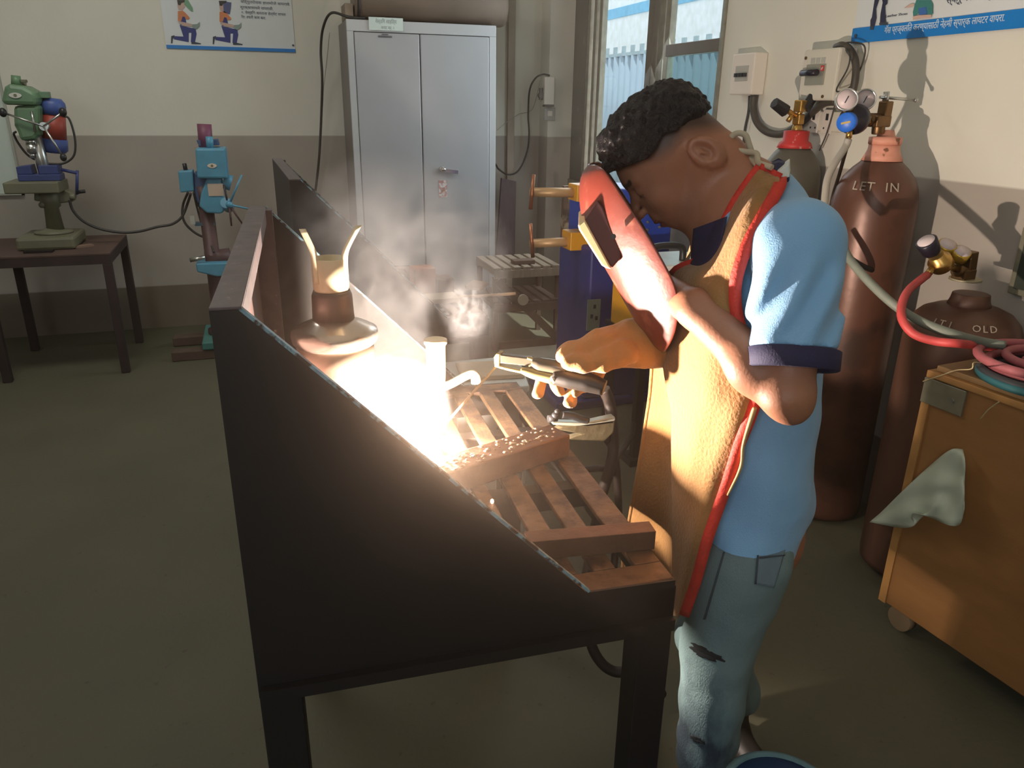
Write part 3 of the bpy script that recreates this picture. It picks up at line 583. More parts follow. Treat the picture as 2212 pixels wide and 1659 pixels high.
def booth(off, label, group, dist=False):
    t = thing('welding_booth', label, 'welding booth', L(-BW/2, BD/2, 0, off), group)
    # table top with long slots; left part filled solid to block arc light
    b = B()
    slats = [(-.63, -.328), (-.328, -.280), (-.246, -.216), (-.183, -.1445), (-.116, -.079), (-.046, 0)]
    for a, c in slats: lb(b, a, c, .05, BD-.05, BT-.012, BT, off)
    lb(b, -BW, 0, .0, .05, BT-.012, BT, off); lb(b, -BW, 0, BD-.05, BD, BT-.012, BT, off)
    b.build('slotted_top', TOPM, t, bev=.0025)
    b = B(); lb(b, -BW+.01, -.005, .34, .375, BT-.055, BT-.0125, off); lb(b, -BW+.01, -.005, .62, .655, BT-.055, BT-.0125, off)
    b.build('cross_member', BLKP, t)
    b = B(); lb(b, -.006, 0, .006, BD, BT-.085, BT-.0125, off); b.build('front_apron', BLKP, t)
    for y0, y1 in ((-.004, .0), (BD, BD+.004)):
        P = [L(-BW, y0, .712, off), L(0, y0, .712, off), L(0, y0, BT-.001 if y0 < 0 else BT-.001, off), L(-.15, y0, BT+.002, off), L(-.598, y0, BH, off), L(-BW, y0, BH, off)]
        pn = B().prism(P, off[2], .004).build('side_panel', BLKP, t)
        pn2 = B().bar(L(-.600, y0+.002, BH+.0015, off), L(-.146, y0+.002, BT+.0045, off), .009, .004).build('edge_strip', CHIP, pn, label='edge with chipped pale blue paint')
    b = B(); lb(b, -BW-.004, -BW, -.004, BD+.004, .712, BH, off); b.build('back_panel', BLKP, t)
    b = B(); lb(b, -BW+.0005, -BW+.0035, .03, BD-.002, BT, BH-.03, off); b.build('inner_lining', GREYP, t)
    b = B(); lb(b, -BW-.004, -.598, -.004, BD+.004, BH, BH+.004, off); lb(b, -.602, -.598, 0.0, BD, BH-.03, BH, off); b.build('top_rail', RAIL, t, bev=.001)
    b = B(); lb(b, -BW+.004, -BW+.045, BD-.045, BD-.001, BT, BH-.001, off); b.build('corner_post', RAIL, t)
    for x in (-BW-.004, -.055):
        for y in (-.004, BD-.05): b = B(); lb(b, x, x+.058, y, y+.055, 0, .712 if x < -.5 else BT-.0125, off); b.build('leg', BLKP, t, bev=.002)
    b = B(); lb(b, -BW, 0, -.0045-.012, -.0045, .712, .732, off); b.build('lower_rail', BLKP, t)
    return t
booth(FR0, 'black steel welding booth with slotted top and sloping side panels, nearest the viewer', 'steel welding booths')
booth(FR2, 'second steel welding booth standing behind the near booth, seen through the smoke', 'steel welding booths')
# bars lying on the table
CHN = M('bar_rust', sr(104, 74, 56), .65, .35, .2, 20, bump=.2, bscale=70); CHD = M('bar_dross', sr(150, 130, 112), .7, .3, .35, 60, bump=.8, bscale=120)
t = thing('channel_bar', 'heavy rusty steel bar with a rough spattered top, crossing the booth table under the arc', 'steel bar', L(-.17, .43, BT))
A0, A1 = L(-.335, .365, BT+.026), L(-.028, .487, BT+.026)
B().bar(A0, A1, .068, .05).build('bar', CHN, t, bev=.003)
b = B(); rr = random.Random(3); dA = (A1-A0); dn = np.cross(dA/np.linalg.norm(dA), ZV)
for k in range(90):
    u, v_ = rr.uniform(.03, .97), rr.gauss(0, .014)
    b.sph(A0+dA*u+dn*max(-.03, min(.03, v_))+ZV*.0255, rr.uniform(.002, .0048), 4, (1.2, 1, .5))
b.build('weld_spatter', CHD, t)
t = thing('angle_iron', 'short brown steel angle resting across the near end of the booth table', 'steel bar', L(-.1, .09, BT))
A0, A1 = L(-.212, .105, BT), L(.005, .085, BT); dd = (A1-A0)/np.linalg.norm(A1-A0); dn = np.cross(ZV, dd)
B().obox((A0+A1)/2+ZV*.0165, (np.linalg.norm(A1-A0), .005, .032), dd, dn, ZV).obox((A0+A1)/2+ZV*.033+dn*.0145, (np.linalg.norm(A1-A0), .034, .005), dd, dn, ZV).build('angle', CHN, t, bev=.001)
# workpiece under the arc
t = tag(B().obox(ARC+V([.0, .0, -.020]), (.10, .05, .010), BX+BY*.4, BY, ZV).build('weld_plate', CHN, None, bev=.001), 'small steel plate being welded beneath the glowing arc', 'steel plate')
# electrode oven / drum
CHR = M('oven_steel', (.62, .55, .48), .24, .85, .1, 5); OVEN = M('oven_body', sr(172, 150, 132), .35, .6, .12, 6); CREAM = M('cream_metal', sr(228, 214, 180), .45, .0, .06)
oc = (-.476, .62)
t = thing('electrode_oven', 'round steel electrode oven with a wide rimmed lid on the near booth table', 'oven', L(*oc, BT))
B().lathe(L(*oc, BT+.001), ZV, [(0, .074), (.01, .078), (.20, .078), (.24, .078)], 48).build('body', OVEN, t)
B().lathe(L(*oc, BT+.235), ZV, [(0, .080), (.006, .086), (.02, .088), (.028, .086), (.036, .072), (.046, .05), (.052, .04)], 56).build('lid', CHR, t)
B().lathe(L(*oc, BT+.285), ZV, [(0, .042), (.05, .040), (.06, .036)], 32).build('neck', M('oven_neck', sr(120, 104, 96), .5, .5), t)
hc = BT+.334
t2 = B().lathe(L(*oc, hc), ZV, [(0, .026), (.010, .034), (.018, .0355), (.075, .0355), (.076, .033), (.02, .032)], 40).build('holder_cup', CREAM, t)
u_ = BX*.95-BY*.3
for s_, topx, tz_, w2 in ((-1, -.018, .136, .012), (1, .030, .140, .010)):
    p = [L(*oc, hc+.03)+BX*(.026*s_)-BY*.025, L(*oc, hc+.07)+BX*(.028*s_)-BY*.023, L(*oc, hc+.095)+BX*(.029*s_+topx*.12)-BY*.022, L(*oc, hc+tz_)+BX*(.029*s_+topx)-BY*.018]
    G = [[q-BX*.0062, q+BX*.0062] for q in spl(p, 5)]
    B().grid(G).build('prong', CREAM, t2, solid=.004)
# positioner arm
t = thing('positioner_arm', 'pale metal post with a bent side arm on the near booth table, in smoke', 'positioner', L(-.215, .66, BT))
pc = (-.255, .70)
B().lathe(L(*pc, BT+.001), ZV, [(0, .022), (.10, .020)], 28).build('base', CREAM, t)
B().lathe(L(*pc, BT+.10), ZV, [(0, .020), (.022, .022), (.088, .022), (.094, .026), (.102, .026), (.104, .018)], 28).build('post', CREAM, t)
B().tube([L(*pc, BT+.082), L(pc[0]+.035, pc[1], BT+.094), L(pc[0]+.075, pc[1]+.01, BT+.108), L(pc[0]+.092, pc[1]+.01, BT+.106), L(pc[0]+.096, pc[1]+.01, BT+.088)], [.010, .010, .010, .011, .0125], 14).build('arm', CREAM, t)
# glowing sparks
SPK = M('spark', (1, .8, .6), .5, emit=((1, .62, .38), 9))
for (x, y, z, l_) in ((1112, 988, BT+.006, 'tiny orange spark just in front of the heavy steel bar, rightmost of the sparks'), (1034, 1020, BT+.005, 'tiny orange spark on the slat between the heavy bar and the panel edge'), (1063, 1083, BT+.005, 'tiny orange spark on the booth slat, lowest of the sparks'), (960, 1013, BT+.03, 'tiny orange spark at the panel edge right beside the arc')):
    tag(B().sph(aZ(x, y, z), .0034, 8, (1, 1, 1.4)).build('spark', SPK), l_, 'spark', 'sparks on the table')
# the arc itself
tag(B().sph(ARC, .0085, 16).build('welding_arc', M('arc_glow', (1, 1, 1), .5, emit=((1, .93, .80), 60))), 'blinding white welding arc at the tip of the electrode', 'arc').visible_shadow = True
# far end: board and white sheets beyond the booth
BRD = M('dark_board', sr(104, 84, 74), .75, .1, .12, 6); CRB = M('cream_board', sr(196, 182, 160), .7, 0, .06)
P4 = [aZ(985, 845, .68), aZ(1140, 832, .68), aZ(1116, 768, .68), aZ(935, 785, .68)]
t = thing('white_chest', 'white chest with a pale flat lid, standing between the two booths', 'chest', (.65, 2.2, 0))
B().prism([p-ZV*.679 for p in P4], ZV, .655).build('body', M('chest_white', sr(206, 208, 206), .5, 0, .03), t, bev=.006)
P5 = [p+(p-sum(P4)/4)*.04-ZV*.022 for p in P4]
B().prism(P5, ZV, .022).build('lid', M('chest_lid', sr(208, 222, 226), .45, 0, .03), t, bev=.005)
c_ = sum(P4)/4
tag(B().obox(c_+V([.02, .0, .008]), (.20, .15, .014), (1, -.1, 0), (.1, 1, 0), (0, 0, 1)).build('cream_sheet', CRB, None, bev=.002), 'cream board lying on the lid of the white chest', 'sheet')
c_ = aZ(955, 655, BT)
tag(B().obox(c_+V([0, .04, .010]), (.13, .10, .018), _bx, _by, ZV).build('cream_board', CRB, None, bev=.002), 'cream board lying on the second booth table beside the cartons', 'board')
c_ = aZ(914, 632, BT)
tag(B().obox(c_+ZV*.052, (.085, .085, .10), _bx, _by, ZV).build('carton', M('carton_orange', sr(168, 108, 84), .8, 0, .25, 14), None, bev=.003), 'orange brown carton standing on the second booth table in the smoke', 'carton')
c_ = aZ(958, 634, BT)
tag(B().obox(c_+ZV*.034, (.065, .085, .065), _bx, _by, ZV).build('carton', M('carton_dark', sr(112, 88, 78), .8, 0, .1, 14), None, bev=.003), 'low dark brown carton right of the orange brown one', 'carton')
tag(B().obox(aZ(1030, 622, BT+.02)+ZV*.01, (.06, .07, .012), (1, .8, .3), (-.8, 1, 0), (-.3, 0, 1)).build('wood_offcut', M('offcut', sr(130, 105, 88), .8)), 'flat brown wood offcut lying tilted at the end of the second booth table', 'offcut')
tag(B().tube([aZ(940, 642, BT+.012), aZ(1030, 640, BT+.012), aZ(1113, 634, BT+.012)], .0065, 8).build('wooden_stick', M('stick_wood', sr(188, 158, 128), .7)), 'pale stick poking out from the second booth table towards the slatted rack', 'stick')
# slatted rack
WOODG = M('rack_wood', sr(160, 144, 126), .8, 0, .12, 9, stretch=(6, 1, 1)); WOODD = M('rack_wood_dark', sr(116, 94, 82), .8, 0, .12, 9)
t = thing('slatted_rack', 'two tier rack of wooden slats below the wall switch', 'rack', (1.6, 4.7, 0))
rx0, rx1, ry0, ry1 = 1.345, 1.80, 4.45, 4.87
for zz, nm in ((.52, 'shelf'), (.30, 'shelf')):
    sh = B().box((rx0, ry0-.005, zz-.05), (rx1, ry0+.015, zz-.001)).box((rx0, ry1-.02, zz-.05), (rx1, ry1, zz-.001)).box((rx0, ry0+.014, zz-.03), (rx0+.02, ry1-.019, zz-.001)).box((rx1-.02, ry0+.014, zz-.03), (rx1, ry1-.019, zz-.001)).build(nm, WOODG if zz > .4 else WOODD, t)
    for k in range(7):
        x = rx0+k*.0662
        B().box((x, ry0, zz), (x+.046, ry1, zz+.016)).build('slat', WOODG if zz > .4 else WOODD, sh, bev=.002)
for x in (rx0, rx1-.03):
    for y in (ry0+.02, ry1-.05): B().box((x, y, 0), (x+.03, y+.03, .47)).build('post', WOODD, t)
B().bar((rx0+.02, ry0-.01, .46), (rx1-.03, ry0-.01, .06), .02, .05).bar((rx0+.03, ry0-.0, .03), (rx1-.03, ry0-.0, .03), .02, .05).build('brace', WOODD, t)
B().cyl((1.53, ry0-.03, .33), (1.53, ry0-.012, .33), .035).build('end_disc', CRB, t)
tag(B().box((1.36, 4.12, 0), (1.90, 4.40, .02)).build('floor_board', M('floor_board_grey', sr(150, 142, 126), .8), None), 'flat grey board on the floor before the slatted rack', 'board')
tag(B().box((1.50, 4.52, .537), (1.64, 4.60, .562)).build('wood_block', WOODD, None, bev=.003), 'small dark block lying on the top tier of the rack', 'block')
t = tag(B().box((1.815, 4.5, 0), (1.855, 4.54, 1.02)).build('upright_post', M('post_brown', sr(116, 92, 76), .7, .1, .3, 14, col2=sr(172, 152, 126), spots=11, edge=(.52, .6)), None), 'mottled brown upright post at the right side of the slatted rack', 'post')

# ================================================================== spot welding machine
SBL = M('machine_blue', sr(30, 66, 170), .4, 0, .06, 5); SBD = M('machine_blue_dark', sr(44, 50, 120), .45, 0, .06, 5); YEL = M('machine_yellow', sr(226, 160, 36), .4, 0, .05); COPP = M('copper_arm', sr(196, 160, 118), .45, .3, .08); COP = M('copper', sr(196, 130, 96), .35, .7)
t = thing('spot_welder', 'tall blue spot welding machine with two copper arms, behind the hand shield', 'spot welder', (1.8, 3.5, 0))
B().box((1.515, 3.38, .05), (1.95, 3.80, .84)).build('body', SBD, t, bev=.012)
B().prism([V((1.56, 3.38, .84)), V((1.95, 3.38, .84)), V((1.95, 3.38, 1.06)), V((1.90, 3.38, 1.105)), V((1.62, 3.38, 1.125)), V((1.56, 3.38, 1.06))], (0, 1, 0), .42).build('head', SBL, t, bev=.012)
B().box((1.455, 3.50, .81), (1.56, 3.62, .90)).build('lower_arm_mount', YEL, t, bev=.004)
B().box((1.48, 3.50, 1.05), (1.559, 3.62, 1.13)).build('upper_arm_mount', YEL, t, bev=.004)
for (yy, nm) in ((415, 'upper_arm'), (526, 'lower_arm')):
    q = aY(1146, yy, 3.56); ar = B().cyl(q, V((1.56, 3.56, q[2]-.0 if yy > 500 else q[2]-.01)), .022, .024, 20).build(nm, COPP, t)
    e0, e1 = (aY(1153, 377, 3.53), aY(1146, 452, 3.53)) if yy < 500 else (aY(1146, 483, 3.53), aY(1151, 556, 3.53))
    B().cyl(e0, e1, .008, .010).build('electrode_tip', COP, ar)
B().box((1.36, 3.36, 0), (1.97, 3.82, .049)).build('base', SBD, t, bev=.01)
q = aY(1281, 682, 3.38)
cp = B().box((q[0]-.035, 3.372, q[2]-.075), (q[0]+.035, 3.379, q[2]+.085)).build('control_panel', M('panel_pale', sr(140, 150, 140), .5), t)
for (dx, dz) in ((-.012, 0), (.014, -.01), (.002, .05)): B().box((q[0]+dx-.006, 3.366, q[2]+dz-.010), (q[0]+dx+.006, 3.3715, q[2]+dz+.010)).build('switch', BLK, cp)
for (x, y) in ((1400, 480), (1399, 497), (1425, 491)):
    q = aY(x, y, 3.37); B().cyl(q, q+V((0, .012, 0)), .006).build('rivet', STEEL, t)
# yellow inverter on black stand
t = thing('inverter_stand', 'black steel stand on the floor carrying the yellow machine', 'stand', (1.7, 2.9, 0))
B().box((1.46, 2.70, .56), (1.86, 3.06, .575)).build('top', BLKP, t)
for x in (1.465, 1.82):
    for y in (2.71, 3.015): B().box((x, y, .0), (x+.035, y+.035, .56)).build('leg', BLKP, t)
B().box((1.44, 2.68, 0), (1.52, 2.79, .03)).build('foot_plate', BLKP, t)
t = thing('yellow_inverter', 'yellow and white portable welding machine with a black handle, behind the welder', 'welding machine', (1.6, 2.85, .576))
B().box((1.455, 2.72, .577), (1.80, 3.0, .86)).build('case', YEL, t, bev=.01)
B().box((1.445, 2.71, .861), (1.81, 3.01, .885)).build('cover', M('machine_white', sr(214, 212, 206), .4), t, bev=.008)
B().tube([V((1.52, 2.80, .885)), V((1.525, 2.80, .935)), V((1.56, 2.80, .95)), V((1.64, 2.80, .95)), V((1.675, 2.80, .935)), V((1.68, 2.80, .885))], .015, 10).build('handle', BLK, t)
B().box((1.53, 2.715, .80), (1.60, 2.7195, .85)).build('display', BLK, t)

# ================================================================== earth clamp, holder cables
q = lambda x, y, Y=1.42: aY(x, y, Y)
t = thing('earth_clamp', 'spring earth clamp biting the end of the steel bar, open jaws and worn grey grips', 'clamp', q(1240, 910))
CLM = M('clamp_brass_grey', sr(104, 96, 74), .5, .5, .2, 30, bump=.15); CLG = M('clamp_pale', sr(178, 186, 174), .4, .3)
B().prism([q(1193, 912), q(1265, 914), q(1328, 900), q(1330, 906), q(1325, 915), q(1270, 922), q(1195, 918)], (0, 1, 0), .02).build('upper_grip', CLG, t, bev=.002)
B().prism([q(1200, 928), q(1215, 922), q(1330, 906), q(1326, 935), q(1305, 955), q(1218, 950), q(1255, 938)], (0, 1, 0), .018).build('lower_grip', CLM, t, bev=.003)
B().prism([q(1195, 916, 1.425), q(1250, 920, 1.425), q(1288, 925, 1.425), q(1300, 950, 1.425), q(1215, 926, 1.425)], (0, 1, 0), .010).build('jaw_plate', CLM, t, bev=.002)
B().sph(q(1199, 898), .0085).sph(q(1203, 889), .006).cyl(q(1184, 905), q(1203, 903), .008).build('jaw_bolt', BLK, t)
B().tube([q(1213, 896), q(1235, 898), q(1255, 905), q(1270, 908)], .0085, 10).build('spring_sleeve', BLK, t)
CABB = M('welding_cable', sr(34, 25, 20), .55, 0, .2, 20)
cable('holder_cable', [q(1305, 840, 1.47), q(1317, 872, 1.47), q(1323, 920, 1.46), q(1325, 965, 1.46), q(1318, 1010, 1.45), q(1302, 1062, 1.45), q(1290, 1120, 1.5), q(1275, 1200, 1.5), q(1262, 1290, 1.45), q(1272, 1370, 1.42), q(1290, 1420, 1.40), q(1325, 1450, 1.38), q(1385, 1455, 1.36), q(1430, 1500, 1.36)], .0135, CABB, 'thick dark welding cable dropping from the electrode holder and under the booth table', n=12)
cable('earth_cable', [q(1290, 928, 1.44), q(1303, 940, 1.45), q(1320, 962, 1.48), q(1330, 1000, 1.5), q(1334, 1050, 1.5), q(1336, 1110, 1.5), q(1330, 1180, 1.5), q(1320, 1300, 1.5)], .010, CABB, 'dark cable from the earth clamp crossing the holder cable downwards', n=10)
cable('stand_cable', [aY(1368, 915, 2.6), aY(1364, 940, 2.4), aY(1350, 965, 2.2), aY(1332, 990, 2.0), aY(1325, 1010, 1.9), aY(1290, 1012, 1.8), aY(1240, 1015, 1.8), aY(1200, 1010, 1.85), aY(1160, 990, 1.9)], .010, CABB, 'dark cable curving from the stand leg towards the booth', n=10)
# ================================================================== the welder
D0 = 1.42; KH = 1240.
SKIN = bpy.data.materials.new('skin'); SKIN.use_nodes = True
_n = SKIN.node_tree; _b = _n.nodes['Principled BSDF']; _b.inputs['Roughness'].default_value = .5; _b.inputs['Subsurface Weight'].default_value = .05
_b.inputs['Subsurface Radius'].default_value = (.01, .004, .002)
_a = _n.nodes.new('ShaderNodeVertexColor'); _a.layer_name = 'pigment'; _n.links.new(_a.outputs[0], _b.inputs['Base Color'])
_z = _n.nodes.new('ShaderNodeTexNoise'); _z.inputs['Scale'].default_value = 180; _z.inputs['Detail'].default_value = 3
_t = _n.nodes.new('ShaderNodeTexCoord'); _n.links.new(_t.outputs['Object'], _z.inputs['Vector'])
_p = _n.nodes.new('ShaderNodeBump'); _p.inputs['Strength'].default_value = .12; _p.inputs['Distance'].default_value = .004
_n.links.new(_z.outputs[0], _p.inputs['Height']); _n.links.new(_p.outputs[0], _b.inputs['Normal'])
SK = V(sr(164, 112, 86)); STUB = V(sr(52, 40, 38)); LIP = V(sr(128, 72, 62))
person = thing('person', 'man in blue polo shirt and tan leather apron, head bent, welding at the booth', 'person', (.95, 1.15, 0))
# --- head frame
EAR = aD(1510, 333, D0)
_ha = math.radians(27); SH = V([math.sin(_ha), math.cos(_ha), 0]); EH = V([SH[1], -SH[0], 0])
hu = -.774*EH+.633*ZV; hf = -.633*EH-.774*ZV; hs = SH*1.0
HR = np.stack([hu, hf, hs])                       # local axes: up, forward, away from the viewer
def HP(u, f, s): return EAR+hu*u+hf*f+hs*s
def hell(P, c, r, tilt=0.):
    R = HR
    if tilt: R = np.stack([hu*math.cos(tilt)+hf*math.sin(tilt), -hu*math.sin(tilt)+hf*math.cos(tilt), hs])
    return ell(P, HP(*c), r, R)
def skull(P):
    d_ = hell(P, (.052, .020, 0), (.084, .079, .074))
    return smin(d_, hell(P, (.055, .060, 0), (.066, .066, .062)), .03)
def head(P):
    d_ = skull(P)
    d_ = smin(d_, hell(P, (-.005, .075, 0), (.075, .056, .056)), .025)        # face block
    d_ = smin(d_, hell(P, (-.046, .076, 0), (.030, .044, .036)), .022)        # jaw
    d_ = smin(d_, hell(P, (-.070, .093, 0), (.013, .017, .018)), .012)        # chin
    for sg in (-1, 1):
        d_ = smin(d_, cap(P, HP(-.015, .010, .056*sg), HP(-.062, .080, .030*sg), .017, .014), .022)   # jaw line
        d_ = smin(d_, hell(P, (.005, .092, .036*sg), (.022, .020, .018)), .016)   # cheek
        d_ = smin(d_, cap(P, HP(.060, .112, .008*sg), HP(.056, .096, .044*sg), .010, .009), .012)  # brow ridge
        d_ = smax(d_, -hell(P, (.036, .124, .031*sg), (.013, .013, .017)), .012)  # eye socket
        d_ = smin(d_, hell(P, (.036, .106, .031*sg), (.012, .013, .014)), .005)  # lowered lid
        d_ = smin(d_, hell(P, (.005, .141, .012*sg), (.008, .010, .008)), .006)   # nostril wing
    d_ = smin(d_, cap(P, HP(.048, .112, 0), HP(.014, .148, 0), .0080, .0085), .008)   # nose bridge
    d_ = smin(d_, hell(P, (.006, .153, 0), (.010, .011, .010)), .008)        # nose tip
    d_ = smin(d_, hell(P, (-.017, .122, 0), (.014, .014, .022)), .010)       # upper lip area
    d_ = smin(d_, hell(P, (-.025, .131, 0), (.006, .008, .020)), .004)
    d_ = smin(d_, hell(P, (-.038, .127, 0), (.007, .008, .018)), .004)
    d_ = smax(d_, -hell(P, (-.0315, .137, 0), (.0018, .010, .020)), .003)
    # ears
    for sg in (-1, 1):
        e_ = hell(P, (.0, -.010, .074*sg), (.035, .024, .011), .25)
        e_ = smax(e_, -hell(P, (.006, -.008, .084*sg), (.022, .012, .012), .25), .005)
        e_ = smin(e_, hell(P, (.004, -.006, .076*sg), (.012, .004, .008), .4), .004)
        e_ = smin(e_, hell(P, (-.004, .010, .073*sg), (.008, .004, .007)), .004)
        d_ = smin(d_, e_, .005)
    return d_
# --- joints (read from the photograph, with real depth)
NB = aD(1582, 402, D0-.0); NM = aD(1548, 360, D0)
SHL, SHR = aD(1726, 525, D0-.165), aD(1690, 480, D0+.20)
ELB = aD(1702, 856, D0-.255); WRI = aD(1506, 668, D0-.155); HND = aD(1440, 632, D0-.055)
ELR = aD(1560, 800, D0+.17); WRR = aD(1370, 745, D0+.0); 
HIP = aD(1615, 1150, D0); HIPL, HIPR = aD(1606, 1200, D0-.085), aD(1610, 1180, D0+.085)
KNL, KNR = aD(1550, 1400, D0-.09), aD(1530, 1370, D0+.10); ANL, ANR = aD(1525, 1625, D0-.085), aD(1585, 1490, D0+.135)
def body(P):
    d_ = head(P)
    d_ = smin(d_, chain(P, [HP(.0, -.005, 0), NM, NB+EV*.020+ZV*-.02], [.054, .054, .062], .02), .02)
    d_ = smin(d_, cap(P, HP(-.045, .035, 0), NB-ZV*.02, .035, .050), .02)
    d_ = smin(d_, chain(P, [NB+EV*.03-ZV*.03, SHL], [.06, .052], .02), .03)
    d_ = smin(d_, chain(P, [NB+EV*.03-ZV*.03, SHR], [.06, .052], .02), .03)
    d_ = smin(d_, chain(P, [NB+EV*.02-ZV*.05, aD(1630, 700, D0), HIP], [.09, .11, .11], .02), .03)
    ra = smin(cap(P, SHL, ELB, .048, .0375), cap(P, ELB, aD(1712, 884, D0-.255), .034, .022), .02)
    fa = cap(P, ELB, WRI, .0385, .033); fa = smin(fa, ell(P, ELB*.68+WRI*.32-ZV*.002, (.046, .040, .042)), .03)
    d_ = smin(d_, smin(ra, fa, .012), .01)
    # left hand closed on the shield handle
    a_ = (HND-WRI); a_ = a_/np.linalg.norm(a_)
    d_ = smin(d_, cap(P, WRI, HND, .032, .032), .015)
    up_ = ZV*.55+EV*-.3; up_ /= np.linalg.norm(up_)
    for k in range(4):
        kn = HND+a_*.022+up_*(.030-.020*k); q1 = kn-SV*.0+a_*.026; q2 = q1-SV*.022-a_*.006; 
        d_ = smin(d_, chain(P, [HND+up_*(.022-.015*k), kn, q1, q2], [.012, .0095, .0085, .0075], .003), .004)
    d_ = smin(d_, chain(P, [HND+up_*.02-SV*.01, HND+up_*.04-SV*.025, HND+up_*.035-SV*.035+a_*.03], [.013, .010, .008], .004), .006)
    d_ = smin(d_, chain(P, [SHR, ELR, WRR], [.045, .036, .026], .01), .01)
    for a1, a2, a3 in ((HIPL, KNL, ANL), (HIPR, KNR, ANR)): d_ = smin(d_, chain(P, [a1, a2, a3], [.070, .045, .032], .01), .02)
    return d_
def skincol(vs):
    q_ = (vs-EAR)@HR.T; u, f, s_ = q_[:, 0], q_[:, 1], q_[:, 2]
    c = np.tile(SK, (len(vs), 1)); c *= (1+.06*wav(vs, 60.))[:, None]
    line = np.interp(f, [-.12, -.08, -.045, -.01, .02, .05, .09, .14], [-.035, -.025, .0, .034, .030, .040, .072, .10])   # stubble line around the ear
    k = np.clip((u-line)/.030, 0, 1)*(np.abs(s_) > .0)*(u > -.06)
    k[(np.abs(s_) > .070) & (np.abs(u) < .04) & (np.abs(f+.01) < .035)] = 0
    k[f > .135] = 0
    c = c*(1-k[:, None]*.85)+STUB*k[:, None]*.85
    sb = np.clip(1-np.linalg.norm((q_-V([-.045, .07, -.04]))/V([.028, .05, .04]), axis=1), 0, 1)*.35
    c = c*(1-sb[:, None])+STUB*sb[:, None]
    lp = (np.abs(u+.031) < .011) & (f > .124) & (np.abs(s_) < .021); c[lp] = LIP
    br = (np.abs(u-.062-.003*np.sin(s_*60)) < .0045) & (f > .095) & (np.abs(s_) > .010) & (np.abs(s_) < .046); c[br] = STUB
    ls = (np.abs(u-.029) < .0022) & (f > .100) & (np.abs(s_) > .018) & (np.abs(s_) < .044); c[ls] = STUB*.6
    return np.clip(c, 0, 1)
lo = np.min([ANL-.06, ANR-.06, WRR-.06, EAR-.22, WRI-.06, ELB-.07, HND-.06], 0); hi = np.max([SHL+.1, SHR+.1, EAR+.2, ELB+.1, ANR+.1], 0)
lo[2] = .10
snet('body', body, lo, hi, .0042, SKIN, person, skincol)
# finer head shell is part of the same surface: refine face only through the grid above
# --- hair
HAIRM = M('hair_black', sr(17, 13, 18), .42, 0, .3, 120, bump=.5, bscale=300, spec=.35)
def hair(P):
    q_ = (P-EAR)@HR.T; u, f, s_ = q_[..., 0], q_[..., 1], q_[..., 2]
    thick = np.interp(f, [-.12, -.05, .03, .08, .12], [.006, .012, .022, .027, .024])
    n_ = .0034*wav(P, 360., 1.)+.0055*wav(P, 210., 2.)*np.clip((f+.02)/.10, .2, 1)
    d_ = skull(P)-thick-n_
    line = np.interp(f, [-.13, -.09, -.04, .02, .06, .09, .13], [.020, .030, .058, .070, .070, .084, .100])
    d_ = smax(d_, (line+.006*wav(P, 120., 3.)-u)*.8, .006)
    fr = hell(P, (.124, .084, 0), (.030, .026, .058))-.006*wav(P, 240., 4.)       # curly fringe
    d_ = smin(d_, hell(P, (.083, -.020, 0), (.056, .052, .064))-n_, .02)
    return smin(d_, fr, .012)
snet('hair', hair, HP(.06, 0, 0)-.17, HP(.06, 0, 0)+.17, .0021, HAIRM, person)
# --- shirt
SHIRT = M('shirt_blue', sr(134, 186, 230), .75, 0, .05, 5, bump=.25, bscale=420, sheen=.2); NAVY = M('shirt_navy', sr(38, 38, 74), .8, 0, .06, 8, bump=.15, bscale=300); OFFW = M('shirt_white', sr(222, 226, 216), .75, 0, .03)
def rows(tab, D):
    R_ = []
    for (yy, xf, xb) in tab:
        pf, pb_ = aD(xf, yy, D), aD(xb, yy, D); R_.append(((pf[2]+pb_[2])/2, pf@EV, pb_@EV))
    return np.array(sorted(R_))
TR = rows([(470, 1560, 1742), (520, 1522, 1775), (600, 1492, 1792), (700, 1478, 1790), (800, 1476, 1782), (900, 1478, 1772), (1000, 1484, 1768), (1100, 1496, 1756), (1150, 1506, 1738), (1200, 1512, 1706)], D0)
SD = D0
def torso(P, grow=0.):
    z = P[..., 2]; e_ = P@EV; s_ = P@SV
    f0 = np.interp(z, TR[:, 0], TR[:, 1]); b0 = np.interp(z, TR[:, 0], TR[:, 2]); c = (f0+b0)/2; r = (b0-f0)/2+grow
    rs = np.interp(z, [.5, .75, .95, 1.15, 1.32, 1.42], [.160, .158, .152, .160, .145, .10])+grow
    k = np.sqrt(((e_-c)/r)**2+((s_-SD)/rs)**2)+1e-9
    return (k-1)*np.minimum(r, rs)
def hemz(P): return .655+.06*np.clip(1-((P@EV-(aD(1600, 1185, D0)@EV))/.16)**2, -1, 1)*0
